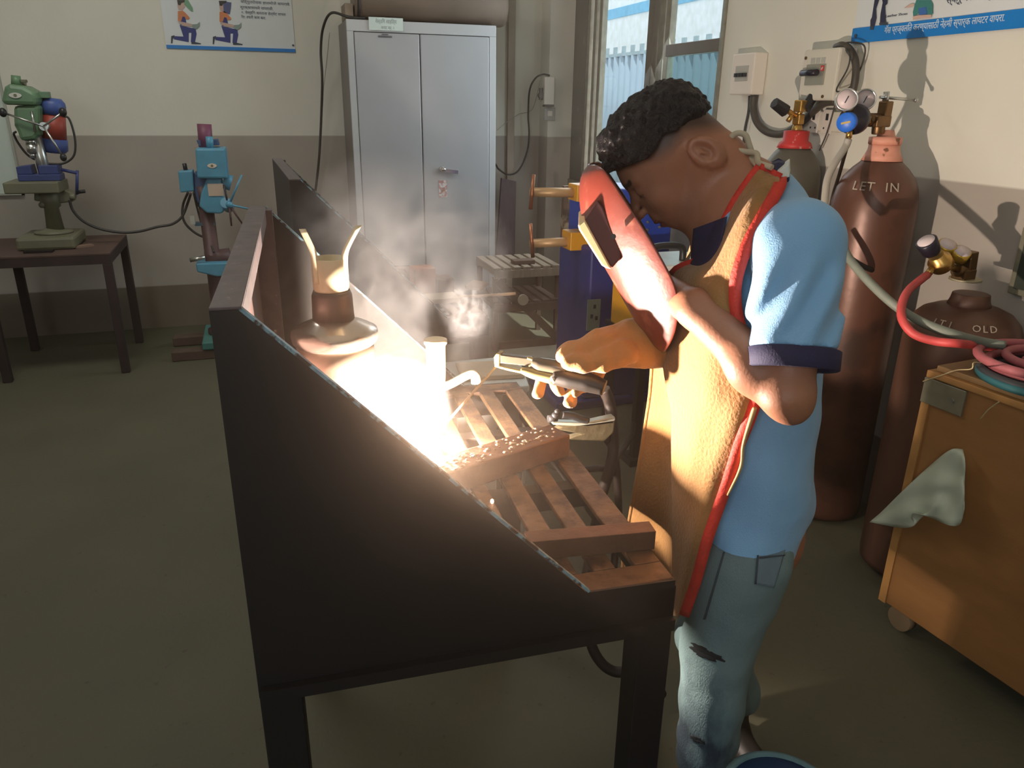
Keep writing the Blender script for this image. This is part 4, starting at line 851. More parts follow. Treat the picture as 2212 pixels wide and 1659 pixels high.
def shirt(P):
    d_ = torso(P)
    d_ = smax(d_, P[..., 2]-(NB[2]-.035), .05)
    d_ = smin(d_, cap(P, NB+EV*.045-ZV*.035, SHL-ZV*.0, .062, .062), .05)
    d_ = smin(d_, cap(P, NB+EV*.045-ZV*.035, SHR, .062, .062), .05)
    sl_ = cap(P, SHL+EV*.0, SHL*.22+ELB*.78+EV*.002, .068, .067)
    ax_ = (ELB-SHL)/np.linalg.norm(ELB-SHL); t_ = (P-SHL)@ax_
    fold = .0065*np.sin(((P@EV)*1.5-(P[..., 2])*.60)*85+2*np.sin(P[..., 2]*14))*np.clip((t_-.02)/.05, 0, 1)*np.clip((.20-t_)/.1, 0, 1)
    sl_ = smax(sl_-fold, (t_-(np.linalg.norm(ELB-SHL)*.70)), .004)
    d_ = smin(d_, sl_, .014)
    z = P[..., 2]
    w_ = .0075*np.sin((P@EV)*26+z*30+3*wav(P, 8.))*np.clip((1.05-z)*3, 0, 1)+.0045*wav(P, 30., 2.)+.0015*wav(P, 80., 4.)
    d_ = d_-w_
    d_ = smax(d_, -(P[..., 2]-(.668+.25*np.clip(P@EV-TRc, 0, .2))), .006)
    d_ = smax(d_, -cap(P, HP(0, 0, 0), NB+EV*.01-ZV*.005, .06, .062), .004)   # neck opening
    return d_
TRc = aD(1640, 1185, D0-.15)@EV
lo = np.min([aD(1480, 1200, D0-.2), SHL-.1, SHR-.1, ELB-.08, aD(1480, 1200, D0+.2)], 0)-.05; hi = np.max([SHL+.1, SHR+.1, ELB+.08, aD(1800, 600, D0-.2), aD(1800, 600, D0+.2)], 0)+.04
lo[2] = .63; hi[2] = 1.43
snet('polo_shirt', shirt, lo, hi, .0052, SHIRT, person)
# sleeve band
ax_ = (ELB-SHL)/np.linalg.norm(ELB-SHL); sE = SHL+ax_*np.linalg.norm(ELB-SHL)*.70
B().lathe(sE-ax_*.002+EV*.003, ax_, [(0, .0665), (.002, .070), (.030, .069), (.032, .066), (.030, .060), (.0, .060)], 40, caps=False).build('sleeve_band', NAVY, person)
# collar at the nape and the open neck in front
def bs(P): return np.minimum(body(P), shirt(P))
B().prism([aD(1655, 358, D0-.04), aD(1680, 351, D0-.03), aD(1697, 353, D0-.02), aD(1692, 372, D0-.06), aD(1672, 372, D0-.07)], SV, .07).build('collar_stand', NAVY, person, bev=.003)
B().prism([aD(1676, 372, D0-.085), aD(1705, 351, D0-.085), aD(1706, 384, D0-.085), aD(1690, 390, D0-.085)], SV, .12).build('collar_wing', OFFW, person, bev=.003)
B().prism([aD(1686, 387, D0-.088), aD(1706, 382, D0-.088), aD(1705, 392, D0-.088), aD(1684, 400, D0-.088)], SV, .12).build('collar_trim', NAVY, person, bev=.002)
# --- jeans
JEAN = M('jeans_denim', sr(112, 138, 142), .85, 0, .18, 5, bump=.3, bscale=380, col2=sr(58, 72, 84), spots=7, edge=(.56, .68), stretch=(1, 1, .5))
def jeans(P):
    z = P[..., 2]
    hp = ell(P, aD(1590, 1165, D0)-ZV*.02, (.108, .160, .13), np.stack([EV, SV, ZV]))
    d_ = smin(hp, chain(P, [HIPL, KNL, ANL-ZV*.0], [.092, .074, .064], .02), .04)
    d_ = smin(d_, chain(P, [HIPR, KNR, ANR], [.098, .074, .064], .02), .04)
    f_ = .0022*np.sin(z*70+(P@EV)*60+4*wav(P, 13., 1.))*np.clip((.46-z)*4, 0, 1)+.0045*wav(P, 26., 5.)+.0018*wav(P, 75., 2.)
    d_ = d_-f_
    return smax(d_, z-.73, .004)
lo = np.min([ANL, ANR, HIPL, HIPR, KNR], 0)-.16; hi = np.max([ANL, ANR, HIPL, HIPR], 0)+.17; lo[2] = min(ANL[2], ANR[2])-.075; hi[2] = .76
snet('jeans', jeans, lo, hi, .006, JEAN, person)
def onleg(pts, D, mt, nm, th=.004): return B().prism([aD(x, y, D) for x, y in pts], SV, th).build(nm, mt, person)
# back pocket and knee tears follow the leg surface
def drape(name, pix, fn, D, mt, off=.003, par=None, n=14):
    (x0_, y0_), (x1_, y1_), (x2_, y2_), (x3_, y3_) = pix; G = []
    for i in range(n+1):
        row = []
        for j in range(n+1):
            u, v_ = i/n, j/n
            x = (x0_*(1-u)+x1_*u)*(1-v_)+(x3_*(1-u)+x2_*u)*v_; y = (y0_*(1-u)+y1_*u)*(1-v_)+(y3_*(1-u)+y2_*u)*v_
            o_ = C0; dr = ray(x, y); dr = dr/np.linalg.norm(dr); t_ = np.linalg.norm(aD(x, y, D)-C0)
            for _ in range(40):
                d_ = float(fn((o_+dr*t_)[None])[0])-off
                t_ += d_*.7
                if abs(d_) < .0004: break
            row.append(o_+dr*t_)
        G.append(row)
    return B().grid(G).build(name, mt, person if par is None else par, solid=.0015)
DNM2 = M('denim_pocket', sr(104, 126, 138), .85, 0, .12, 9, bump=.3, bscale=380); TEAR = M('denim_dark_tear', sr(22, 30, 36), .9, 0, .3, 40)
drape('navy_placket', [(1498, 494), (1570, 468), (1550, 560), (1490, 590)], bs, D0-.16, NAVY, .004)
def disc(name, cx_, cy_, rx, ry, rot, mt, off=.0025, seed=1):
    cr, sr_ = math.cos(rot), math.sin(rot); rnd = random.Random(seed); G = []
    wob = [1+rnd.uniform(-.28, .28) for _ in range(28)]; wob.append(wob[0])
    for i in range(29):
        a = 2*math.pi*i/28; row = []
        for q in (0.02, .35, .7, 1):
            x = cx_+rx*q*wob[i]*math.cos(a)*cr-ry*q*wob[i]*math.sin(a)*sr_; y = cy_+rx*q*wob[i]*math.cos(a)*sr_+ry*q*wob[i]*math.sin(a)*cr
            dr = ray(x, y); dr = dr/np.linalg.norm(dr); t_ = np.linalg.norm(aD(x, y, D0-.22)-C0)
            for _ in range(40):
                d_ = float(jeans((C0+dr*t_)[None])[0])-off; t_ += d_*.7
                if abs(d_) < .0004: break
            row.append(C0+dr*t_)
        G.append(row)
    return B().grid(G).build(name, mt, person, solid=.0012)
pk = drape('back_pocket', [(1638, 1190), (1698, 1184), (1672, 1270), (1632, 1262)], jeans, D0-.22, DNM2, .003)
SEAM = M('denim_seam', sr(60, 74, 84), .9)
drape('pocket_seam', [(1636, 1190), (1640, 1190), (1634, 1262), (1630, 1262)], jeans, D0-.22, SEAM, .0045, pk, 6)
drape('pocket_seam', [(1640, 1204), (1696, 1198), (1695, 1201), (1640, 1207)], jeans, D0-.22, SEAM, .0045, pk, 8)
disc('knee_tear', 1527, 1414, 34, 9, .35, TEAR, seed=2)
disc('knee_tear', 1512, 1400, 20, 5, .45, TEAR, seed=4)
disc('shin_tear', 1506, 1598, 17, 5, .5, TEAR, seed=6)
drape('side_seam', [(1562, 1192), (1566, 1192), (1524, 1338), (1519, 1338)], jeans, D0-.22, M('denim_seam', sr(60, 74, 84), .9), .002)
# --- shoes
SHOE = M('shoe_black', sr(32, 28, 26), .5, 0, .1); SOLE = M('shoe_sole', sr(60, 50, 42), .7)
for A_, dr in ((ANL, -EV), (ANR, EV*.35-SV*.4)):
    g_ = V([A_[0], A_[1], 0.]); dr = dr/np.linalg.norm(dr)
    def sh(P, g_=g_, dr=dr, A_=A_):
        d_ = smin(cap(P, g_-dr*.03+ZV*.052, g_+dr*.13+ZV*.036, .046, .034), cap(P, g_+ZV*.05, V([A_[0], A_[1], min(A_[2], .15)]), .045, .042), .03)
        return smax(d_, -(P[..., 2]-.018), .003)
    s_o = snet('shoe', sh, g_-.24, g_+.24, .006, SHOE, person)
    sd_ = np.cross(ZV, dr)
    G0 = [g_+dr*(.05+.135*math.cos(a))+sd_*.046*math.sin(a) for a in np.linspace(0, 2*math.pi, 24, endpoint=False)]
    B().prism([p+ZV*.001 for p in G0], ZV, .019).build('sole', SOLE, s_o)
# --- leather apron: control rows (x, y, depth offset) near edge -> front fold
LEA = M('apron_leather', sr(158, 115, 63), .8, 0, .12, 4, bump=.35, bscale=160, col2=sr(136, 98, 54), spots=8, edge=(.55, .75), sheen=.2)
REDB = M('apron_red_binding', sr(212, 58, 44), .7, 0, .12, 30, bump=.3, bscale=150)
near = [(1686, 384, -.085, 1641, 361, -.080), (1684, 402, -.118, 1624, 382, -.090), (1655, 455, -.165, 1588, 435, -.090), (1617, 525, -.180, 1558, 492, -.085), (1592, 600, -.186, 1520, 555, -.060),
        (1590, 660, -.186, 1452, 592, -.010), (1604, 715, -.186, 1440, 690, -.01), (1632, 770, -.186, 1430, 770, -.02), (1640, 840, -.186, 1440, 850, -.06), (1624, 895, -.186, 1448, 900, -.075),
        (1598, 960, -.182, 1449, 1000, -.085), (1566, 1060, -.180, 1450, 1100, -.085), (1530, 1160, -.185, 1452, 1180, -.080), (1505, 1250, -.175, 1453, 1250, -.075), (1478, 1330, -.165, 1455, 1335, -.075)]
G = []
for (x0_, y0_, a0, x1_, y1_, a1) in near:
    row = []
    for t_ in np.linspace(0, 1, 9):
        row.append(aD(x0_+(x1_-x0_)*t_, y0_+(y1_-y0_)*t_, D0+a0+(a1-a0)*t_**2.4))
    G.append(row)
G = np.array(G); Gn = np.stack([spl(G[:, j], 5) for j in range(G.shape[1])], 1)
nr_, nc_ = Gn.shape[:2]
for i in range(nr_):
    for j in range(nc_):
        Gn[i, j] -= SV*(.0035*math.sin(i*.42+j*.9)+.003*math.sin(i*.23-j*1.7))*(1 if j < nc_-1 else 0)
apn = B().grid(Gn).build('leather_apron', LEA, person, solid=.003, sub=1)
far = [(1452, 592, -.010, 1500, 500, .12), (1440, 690, -.01, 1440, 690, .10), (1430, 770, -.02, 1413, 760, .08), (1440, 850, -.06, 1404, 850, .08), (1448, 900, -.075, 1396, 905, .08), (1449, 1000, -.085, 1381, 1000, .08), (1450, 1100, -.085, 1362, 1108, .08), (1452, 1180, -.080, 1350, 1180, .08), (1453, 1250, -.075, 1342, 1250, .08), (1455, 1335, -.075, 1336, 1335, .08)]
G = []
for (x0_, y0_, a0, x1_, y1_, a1) in far:
    row = []
    for t_ in np.linspace(0, 1, 8):
        row.append(aD(x0_+(x1_-x0_)*t_, y0_+(y1_-y0_)*t_, D0+a0+(a1-a0)*t_)+EV*.035*math.sin(math.pi*t_)*(1 if y0_ > 800 else .3)+SV*.03*math.sin(math.pi*t_))
    G.append(row)
G = np.array(G); Gf = np.stack([spl(G[:, j], 5) for j in range(G.shape[1])], 1)
B().grid(Gf).build('apron_far_half', LEA, apn, solid=.003, sub=1)
B().tube(Gf[10:, -1], .004, 8, 1).build('rolled_seam', LEA, apn)
def ribbon(P, w_, nv, inward): 
    P = np.array(P); T = np.gradient(P, axis=0); T /= np.linalg.norm(T, axis=1)[:, None]; rows_ = []
    for p, t_ in zip(P, T):
        sdv = np.cross(t_, nv); sdv /= np.linalg.norm(sdv)
        rows_.append([p-nv*.0035-sdv*w_/2, p-nv*.0055, p-nv*.0035+sdv*w_/2])
    return B().grid(rows_)
ribbon(Gn[:, 0]*.93+Gn[:, 1]*.07, .0195, SV, 1).build('red_binding', REDB, apn, solid=.002)
nk = list((Gn[:26, -1]))
ribbon(nk, .015, SV, 1).build('red_binding', REDB, apn, solid=.002)
ribbon([Gn[0, j] for j in range(nc_)], .014, SV, 1).build('red_binding', REDB, apn, solid=.002)
B().tube([aD(1632, 880, D0-.195), aD(1627, 892, D0-.195), aD(1606, 960, D0-.19), aD(1600, 1010, D0-.188), aD(1572, 1070, D0-.185)], [.003, .0045, .003, .003, .002], 8).build('waist_cord', M('cord', sr(178, 158, 112), .8), apn)
CORD = M('neck_cord', sr(196, 184, 160), .8)
B().tube([aD(1636, 356, D0-.06), aD(1622, 345, D0-.03), aD(1600, 338, D0-.02), aD(1580, 322, D0-.02), aD(1578, 300, D0-.02), aD(1592, 288, D0-.02), aD(1610, 292, D0-.02), aD(1618, 312, D0-.02), aD(1626, 335, D0-.02), aD(1636, 352, D0-.05)], .0052, 10).build('neck_cord', CORD, apn)
B().tube([aD(1590, 325, D0-.03), aD(1612, 328, D0-.03), aD(1634, 332, D0-.04), aD(1637, 350, D0-.06), aD(1650, 356, D0-.08), aD(1668, 362, D0-.09)], .005, 10).build('neck_cord', CORD, apn)
# --- leather glove on the far hand, with its long cuff
GLV = M('glove_leather', sr(176, 126, 68), .8, 0, .08, 8, bump=.2, bscale=140, sheen=.2)
gp = lambda x, y, dd=0.: aD(x, y, D0-.085+dd)
def glove(P):
    d_ = chain(P, [gp(1440, 742, .10), gp(1370, 742, .05), gp(1300, 752, .02), gp(1255, 766, .0)], [.050, .044, .034, .027], .02)
    d_ = smin(d_, ell(P, gp(1240, 768, .0), (.036, .026, .024)), .02)
    d_ = smin(d_, chain(P, [gp(1350, 760, .0), gp(1300, 778, -.02), gp(1262, 785, -.03), gp(1228, 784, -.035)], [.026, .020, .0165, .0155], .01), .006)   # thumb above the grip
    d_ = smax(d_, -cap(P, gp(1290, 800, -.05), gp(1345, 790, -.055), .012, .016), .006)
    d_ = smax(d_, -cap(P, gp(1296, 752, -.045), gp(1312, 778, -.052), .004, .005), .005)
    d_ = smax(d_, -cap(P, gp(1330, 745, -.046), gp(1345, 772, -.050), .003, .004), .005)
    for pts, rs in (([(1240, 772, .03), (1205, 790, .04), (1172, 812, .035), (1160, 850, .012)], [.016, .013, .0125, .0115]),
                    ([(1260, 780, .035), (1225, 808, .045), (1200, 826, .02), (1208, 846, -.004)], [.016, .0125, .011, .0085]),
                    ([(1285, 785, .035), (1262, 822, .04), (1240, 842, .01), (1232, 868, -.004), (1228, 872, -.014)], [.016, .012, .0115, .0110, .0105]),
                    ([(1300, 785, .04), (1285, 820, .045), (1262, 838, .02), (1244, 848, -.016)], [.015, .0115, .0105, .0095])):
        d_ = smin(d_, chain(P, [gp(*p) for p in pts], rs, .003), .006)
    return d_-.0032*wav(P, 75., 2.)-.0016*wav(P, 190., 5.)
pts_ = [gp(1440, 742, .10), gp(1160, 850, 0), gp(1230, 880, 0), gp(1300, 740, 0)]
snet('leather_glove', glove, np.min(pts_, 0)-.07, np.max(pts_, 0)+.07, .0026, GLV, person)
# ================================================================== electrode holder (held) and hand shield (held)
HLD = M('holder_brass', sr(170, 150, 96), .4, .5, .15, 30); HGR = M('holder_grip', sr(30, 23, 18), .5, 0, .2, 20); HCL = M('holder_insulator', sr(78, 72, 60), .25, 0, .15, 20)
t = thing('electrode_holder', 'electrode holder with brass jaws and black grip in the gloved hand', 'electrode holder', gp(1190, 810, -.02))
g2 = lambda x, y, dd=0.: aD(x, y, D0-.10+dd)
B().tube([g2(1198, 812), g2(1230, 818), g2(1270, 826), g2(1306, 838)], [.017, .0195, .0195, .015], 20).build('grip', HGR, t)
B().tube([g2(1126, 800), g2(1150, 806), g2(1200, 818)], [.006, .011, .013], 16).build('lower_arm', HLD, t)
B().tube([g2(1150, 782), g2(1165, 786), g2(1200, 792), g2(1225, 798)], [.008, .013, .0135, .010], 16).build('lever', HCL, t)
B().prism([g2(1080, 766), g2(1110, 770), g2(1146, 774), g2(1152, 784), g2(1148, 792), g2(1110, 788), g2(1080, 785)], SV, .016).build('upper_jaw', HCL, t, bev=.002)
B().prism([g2(1066, 772), g2(1072, 763), g2(1080, 764), g2(1079, 790), g2(1105, 796), g2(1150, 806), g2(1148, 812), g2(1100, 802), g2(1068, 793)], SV, .022).build('lower_jaw', HLD, t, bev=.002)
B().tube([g2(1140, 773), g2(1150, 776), g2(1154, 784), g2(1144, 792)], .0035, 8).build('spring', HLD, t)
B().sph(g2(1196, 818, -.012), .007).build('bolt', M('bolt_pale', sr(200, 196, 176), .4, .4), t)
e0, e1 = g2(1078, 784, .008), ARC+V([.004, 0, .006])
tag(B().cyl(e1, e0, .0022, .0024, 12).build('welding_electrode', M('electrode_coat', sr(198, 176, 140), .7)), 'thin pale welding electrode slanting from the holder jaws down to the arc', 'electrode')
# hand shield
SHD = M('shield_red_fibre', sr(114, 48, 38), .36, 0, .16, 7, bump=.08, bscale=60, col2=sr(150, 86, 66), spots=24, edge=(.58, .72), coat=.2); SHDD = M('shield_dark', sr(92, 48, 46), .5, 0, .1)
FRMM = M('shield_frame', sr(236, 214, 160), .45, 0, .05)
DM = D0-.035; WH = .112; _wa = math.radians(23); SW = V([math.sin(_wa), math.cos(_wa), 0])
t = thing('hand_shield', 'red fibre welding hand shield with a protruding lens box, held before the face', 'welding shield', aD(1360, 560, DM))
rim = [(1284, 357), (1304, 366), (1330, 402), (1366, 456), (1402, 512), (1438, 575), (1459, 620), (1465, 665), (1460, 710), (1446, 742), (1436, 753)]
rdg = [(1272, 356), (1256, 384), (1253, 430), (1262, 482), (1290, 545), (1322, 602), (1350, 652), (1378, 700), (1404, 736), (1424, 752), (1434, 755)]
rim, rdg = spl([(*p, 0) for p in rim], 5), spl([(*p, 0) for p in rdg], 5)
G = []; n_ = len(rim)
for i in range(n_):
    tt_ = i/(n_-1); wd_ = WH*min(1, (math.sin(math.pi*min(1, max(0, tt_*.97+.015))))**.45)
    a0_ = aD(rim[i][0], rim[i][1], DM-wd_); b0_ = aD(rdg[i][0], rdg[i][1], DM); base_ = a0_+SW*wd_
    row = []
    for ph in np.linspace(-90, 90, 33):
        c_, s_ = math.cos(math.radians(ph)), math.sin(math.radians(ph))
        row.append(base_+(b0_-base_)*(abs(c_)**1.6)+SW*wd_*s_)
    G.append(row)
G = np.array(G); shell = B().grid(G).build('shell', SHD, t, solid=.0028)
md = shell.modifiers[0]
# lens box on the ridge
w0 = lambda x, y, dd: aD(x, y, DM+dd)
LBX = [(1291, 438), (1304, 452), (1342, 548), (1322, 580), (1262, 480)]
hw = .080
P_ = [w0(x, y, -hw) for x, y in [(1291, 434), (1303, 448), (1342, 545), (1340, 560), (1322, 580), (1262, 478)]]
B().prism(P_, SW, 2*hw).build('lens_box', SHDD, t, bev=.003)
B().prism([w0(x, y, -hw-.004) for x, y in [(1263, 474), (1248, 486), (1251, 497), (1300, 574), (1310, 580), (1322, 582)]], SW, 2*hw+.008).build('lens_frame', FRMM, t, bev=.003)
B().prism([w0(x, y, -hw+.01) for x, y in [(1258, 500), (1255, 502), (1294, 566), (1297, 564)]], SW, 2*hw-.02).build('lens', M('dark_glass', (.01, .015, .01), .1), t)
B().cyl(w0(1325, 511, -hw-.045), w0(1325, 511, -hw-.02), .0045).build('rivet', M('rivet_dark', sr(60, 54, 50), .4, .5), t)
B().tube([aD(1400, 590, DM), aD(1425, 600, DM), aD(1450, 625, DM), aD(1440, 660, DM), aD(1410, 660, DM)], .012, 12).build('handle', BLK, t)
# ================================================================== gas cylinders at the right wall
CYB = M('cylinder_brown', sr(100, 66, 52), .38, .25, .14, 4, bump=.06, col2=sr(70, 50, 42), spots=6, edge=(.5, .66)); CYG = M('cylinder_grey', sr(96, 92, 80), .45, .25, .14, 4, bump=.06, col2=sr(74, 60, 48), spots=5, edge=(.5, .66))
CYA = M('cylinder_maroon', sr(98, 68, 54), .45, .2, .14, 4, bump=.06); REDN = M('neck_red', sr(196, 52, 50), .5, 0, .1, 20, col2=sr(206, 186, 180), spots=26, edge=(.62, .68)); PINK = M('neck_pink', sr(226, 156, 132), .55, 0, .08, 20, col2=sr(130, 82, 58), spots=30, edge=(.6, .66))
BRS = M('valve_brass', sr(190, 150, 84), .32, .85, .12, 30); BRD2 = M('valve_bronze', sr(120, 92, 62), .4, .8, .15, 30); REGD = M('regulator_dark', sr(38, 34, 46), .35, .2, .1); CAPB = M('cap_blue', sr(40, 112, 220), .4); GDIAL = M('gauge_dial', sr(216, 198, 198), .4); GRIM = M('gauge_rim', sr(206, 206, 200), .25, .8)
def flash(t, c, r, h, mt, prof_top, n=48):
    pr = [(0, r*.8), (.02, r*.98), (.04, r), (h, r)]+[(h+a, r*b) for a, b in prof_top]
    return B().lathe((c[0], c[1], 0.001), ZV, pr, n).build('cylinder_body', mt, t)
# left grey cylinder with red neck
gc = (2.09, 2.70)
t = thing('gas_cylinder', 'grey gas cylinder with a red painted neck and twin valve, nearer the window', 'gas cylinder', (*gc, 0), 'gas cylinders')
flash(t, gc, .118, 1.20, CYG, [(.05, .97), (.09, .86), (.125, .66), (.15, .46), (.16, .40)])
zt_ = 1.365
B().lathe((*gc, zt_-.02), ZV, [(0, .070), (.02, .062), (.028, .050), (.065, .050), (.068, .030), (.069, .02)], 32).build('neck_ring', REDN, t)
c = V([*gc, zt_+.045]); y_ = gc[1]-.0
vb = B().cyl(c, c+ZV*.025, .024, .018, 6).obox(c+ZV*.045, (.034, .034, .040), (1, .3, 0), (-.3, 1, 0), ZV).obox(c+ZV*.095, (.036, .036, .045), (1, .3, 0), (-.3, 1, 0), ZV).build('valve_body', BRS, t, bev=.004)
p_ = lambda x, y: aY(x, y, gc[1])
v1 = B().cyl(p_(1718, 250), p_(1690, 232), .010, .010).build('valve_stem', BRS, t); B().cyl(p_(1697, 240), p_(1672, 222), .026, .022, 8, False).build('hand_knob', BLK, v1, bev=.003)
v2 = B().cyl(p_(1722, 252), p_(1740, 226), .010, .010).build('valve_stem', BRS, t); B().cyl(p_(1738, 236), p_(1756, 208), .024, .021, 8, False).build('hand_knob', BLK, v2, bev=.003)
B().cyl(p_(1712, 246), p_(1702, 262), .010).build('outlet', BRS, t)
# big brown cylinder with pink neck
gc = (2.015, 2.14)
t = thing('gas_cylinder', 'tall brown gas cylinder with a pale pink neck and a dark regulator with two gauges', 'gas cylinder', (*gc, 0), 'gas cylinders')
flash(t, gc, .138, 1.165, CYB, [(.04, .985), (.08, .93), (.115, .82), (.145, .64), (.165, .48), (.175, .42)])
B().lathe((*gc, 1.335), ZV, [(0, .066), (.02, .056), (.035, .050), (.055, .049)], 32).build('neck_ring', PINK, t)
B().lathe((*gc, 1.388), ZV, [(0, .052), (.022, .052), (.024, .030), (.045, .022)], 32).build('neck_cap', PINK, t)
p_ = lambda x, y, d_=0.: aY(x, y, gc[1]+d_)
ve = B().cyl(p_(1896, 290), p_(1899, 262), .020, .022).obox(p_(1898, 262), (.070, .045, .036), (1, .2, 0), (-.2, 1, 0), ZV).obox(p_(1912, 236), (.034, .034, .050), (1, .2, 0), (-.2, 1, 0), ZV).cyl(p_(1874, 258), p_(1898, 258), .020).build('valve_body', BRD2, t, bev=.004)
B().cyl(p_(1912, 222), p_(1915, 198), .010).build('valve_spindle', STEEL, ve)
B().cyl(p_(1901, 210), p_(1978, 216), .0048, .0048).sph(p_(1978, 216), .008).build('tommy_bar', STEEL, ve)
B().cyl(p_(1866, 259), p_(1880, 258), .019, n=6).build('coupling_nut', BRS, t)
rg = thing('pressure_regulator', 'dark two gauge pressure regulator with a round blue cap, on the brown cylinder', 'pressure regulator', p_(1845, 258, -.03))
cc = p_(1845, 258, -.03); axr = V([-.82, -.55, -.1]); axr /= np.linalg.norm(axr)
B().lathe(cc-axr*.035, axr, [(0, .030), (.008, .044), (.030, .048), (.055, .044), (.065, .028), (.10, .026), (.102, .022)], 36).build('body', REGD, rg)
B().lathe(cc+axr*.066, axr, [(0, .030), (.018, .030), (.022, .026), (.0225, .001)], 36).build('blue_cap', CAPB, rg)
B().obox(cc+axr*.0892, (.028, .006, .0012), (.6, -.8, .25), (0, .2, 1), axr).build('cap_mark', M('mark_gold', sr(200, 170, 90), .5), rg)
for (gx, gy, dd) in ((1828, 216, -.06), (1868, 216, -.02)):
    g0 = p_(gx, gy, dd); an = V([-.55, -.80, .12]); an /= np.linalg.norm(an)
    gg = B().lathe(g0-an*.012, an, [(0, .028), (.002, .034), (.024, .034), (.026, .030), (.022, .029)], 32).build('gauge', GRIM, rg)
    B().lathe(g0-an*.012, an, [(.0215, .0295), (.023, .0295), (.0232, .001)], 32).build('dial', GDIAL, gg)
    sd_ = np.cross(an, ZV); sd_ /= np.linalg.norm(sd_)
    B().obox(g0+an*.0125, (.003, .022, .0012), sd_+ZV*.4, ZV-sd_*.4, an).build('needle', REGD, gg)
    B().cyl(g0-ZV*.03, cc+ZV*.03, .007).build('gauge_stem', BRS, rg)
B().cyl(p_(1836, 282, -.05), p_(1833, 298, -.05), .010, n=6).sph(p_(1833, 298, -.05), .009).build('outlet_nut', BRS, rg)
def chalk(par, c, word, r, z, dz, ph0, dph, size):
    for k, ch in enumerate(word):
        if ch == ' ': continue
        a = math.radians(ph0+dph*k); n_ = V([math.cos(a), math.sin(a), 0])
        text('chalk_letter', ch, size, V([c[0], c[1], z])+n_*r, (-math.sin(a), math.cos(a), 0), ZV*dz-n_*(1-dz), M('chalk', sr(176, 164, 146), .9), par, ext=.0004)
chalk(t, gc, 'LET IN', .131, 1.245, .78, 196, 11, .042)
B().tube([p_(1795, 520, -.12), p_(1830, 553, -.14), p_(1870, 578, -.13), p_(1905, 590, -.08)], .009, 8).build('chain_strap', BLKP, t)
# short fat cylinder
gc = (2.04, 1.71)
t = thing('gas_cylinder', 'short wide brown gas cylinder with a yellow regulator, beside the wooden crate', 'gas cylinder', (*gc, 0), 'gas cylinders')
flash(t, gc, .165, .82, CYA, [(.04, .975), (.07, .90), (.095, .76), (.11, .56), (.118, .40)])
B().lathe((*gc, .925), ZV, [(0, .066), (.03, .055), (.048, .052), (.050, .048)], 32).build('neck_ring', CYA, t)
p_ = lambda x, y, d_=0.: aY(x, y, gc[1]+d_)
B().lathe(p_(2085, 605), ZV, [(0, .045), (.006, .045)], 28).build('collar_plate', M('collar_pale', sr(170, 160, 130), .5, .4), t)
B().obox(p_(2082, 592), (.050, .045, .032), (1, .1, 0), (-.1, 1, 0), ZV).obox(p_(2093, 568), (.032, .034, .070), (1, .1, .1), (-.1, 1, 0), (-.1, 0, 1)).cyl(p_(2065, 582), p_(2082, 588), .020).build('valve_body', BRD2, t, bev=.003)
rg = thing('pressure_regulator', 'yellow brass pressure regulator with a black knob, on the short wide cylinder', 'pressure regulator', p_(2030, 560))
B().lathe(p_(2034, 570), p_(2018, 545)-p_(2034, 570), [(-.02, .022), (-.012, .032), (.018, .033), (.022, .024), (.040, .022)], 28).build('body', BRS, rg)
B().cyl(p_(2034, 568), p_(2070, 582), .011).build('stem', BRS, rg)
B().lathe(p_(2014, 546), p_(1996, 512)-p_(2014, 546), [(0, .022), (.006, .026), (.046, .030), (.048, .026), (.0485, .001)], 24).build('knob', REGD, rg)
kk = p_(1996, 512)-p_(2014, 546); kk /= np.linalg.norm(kk)
B().lathe(p_(2014, 546)+kk*.0478, kk, [(0, .024), (.002, .024), (.0022, .001)], 24).build('knob_cap', GDIAL, rg)
for (gx, gy, dd) in ((2044, 533, .03), (2075, 548, .0)):
    g0 = p_(gx, gy, dd); an = V([-.2, -.55, .8]); an /= np.linalg.norm(an)
    gg = B().lathe(g0-an*.02, an, [(0, .022), (.002, .027), (.030, .027), (.032, .024)], 28).build('gauge', M('gauge_yellow', sr(206, 170, 70), .35, .6), rg)
    B().lathe(g0-an*.02, an, [(.0305, .0235), (.0325, .0235), (.0327, .001)], 28).build('dial', GDIAL, gg)
    B().cyl(g0-an*.02, p_(2040, 570), .006).build('gauge_stem', BRS, rg)
B().cyl(p_(2014, 580), p_(2003, 594), .011, n=6).cyl(p_(2024, 572), p_(2014, 582), .007).build('outlet_nut', BRS, rg)
chalk(t, gc, 'ITI  OLD', .151, .893, .62, 188, 9, .030)
# hoses
HR_ = M('hose_red', sr(196, 72, 70), .55, 0, .1, 20, bump=.1); HG_ = M('hose_grey', sr(118, 124, 112), .6, 0, .12, 20); HW_ = M('hose_pale', sr(172, 164, 152), .6); HP_ = M('hose_rose', sr(168, 92, 96), .6, 0, .12, 20); HGD = M('hose_dark_grey', sr(62, 64, 66), .6)
ZT = .845
cable('red_hose', [aY(2003, 594, 1.71), aY(1992, 602, 1.66), aY(1962, 628, 1.62), aY(1948, 660, 1.58), aY(1950, 692, 1.54), aY(1975, 722, 1.50), aY(2020, 737, 1.46), aY(2070, 742, 1.42), aZ(2112, 746, ZT+.06), aZ(2150, 750, ZT+.055)], .0115, HR_, 'red hose curving from the yellow regulator to the hose coil', 'hose', n=12)
cable('grey_hose', [aY(1812, 500, 1.9), aY(1828, 548, 1.8), aY(1860, 590, 1.72), aY(1905, 636, 1.64), aY(1950, 672, 1.58), aY(2000, 700, 1.52), aY(2060, 722, 1.46), aZ(2120, 738, ZT+.075), aZ(2170, 746, ZT+.07)], .0125, HG_, 'grey green hose running from behind the welder down to the hose coil', 'hose', n=12)
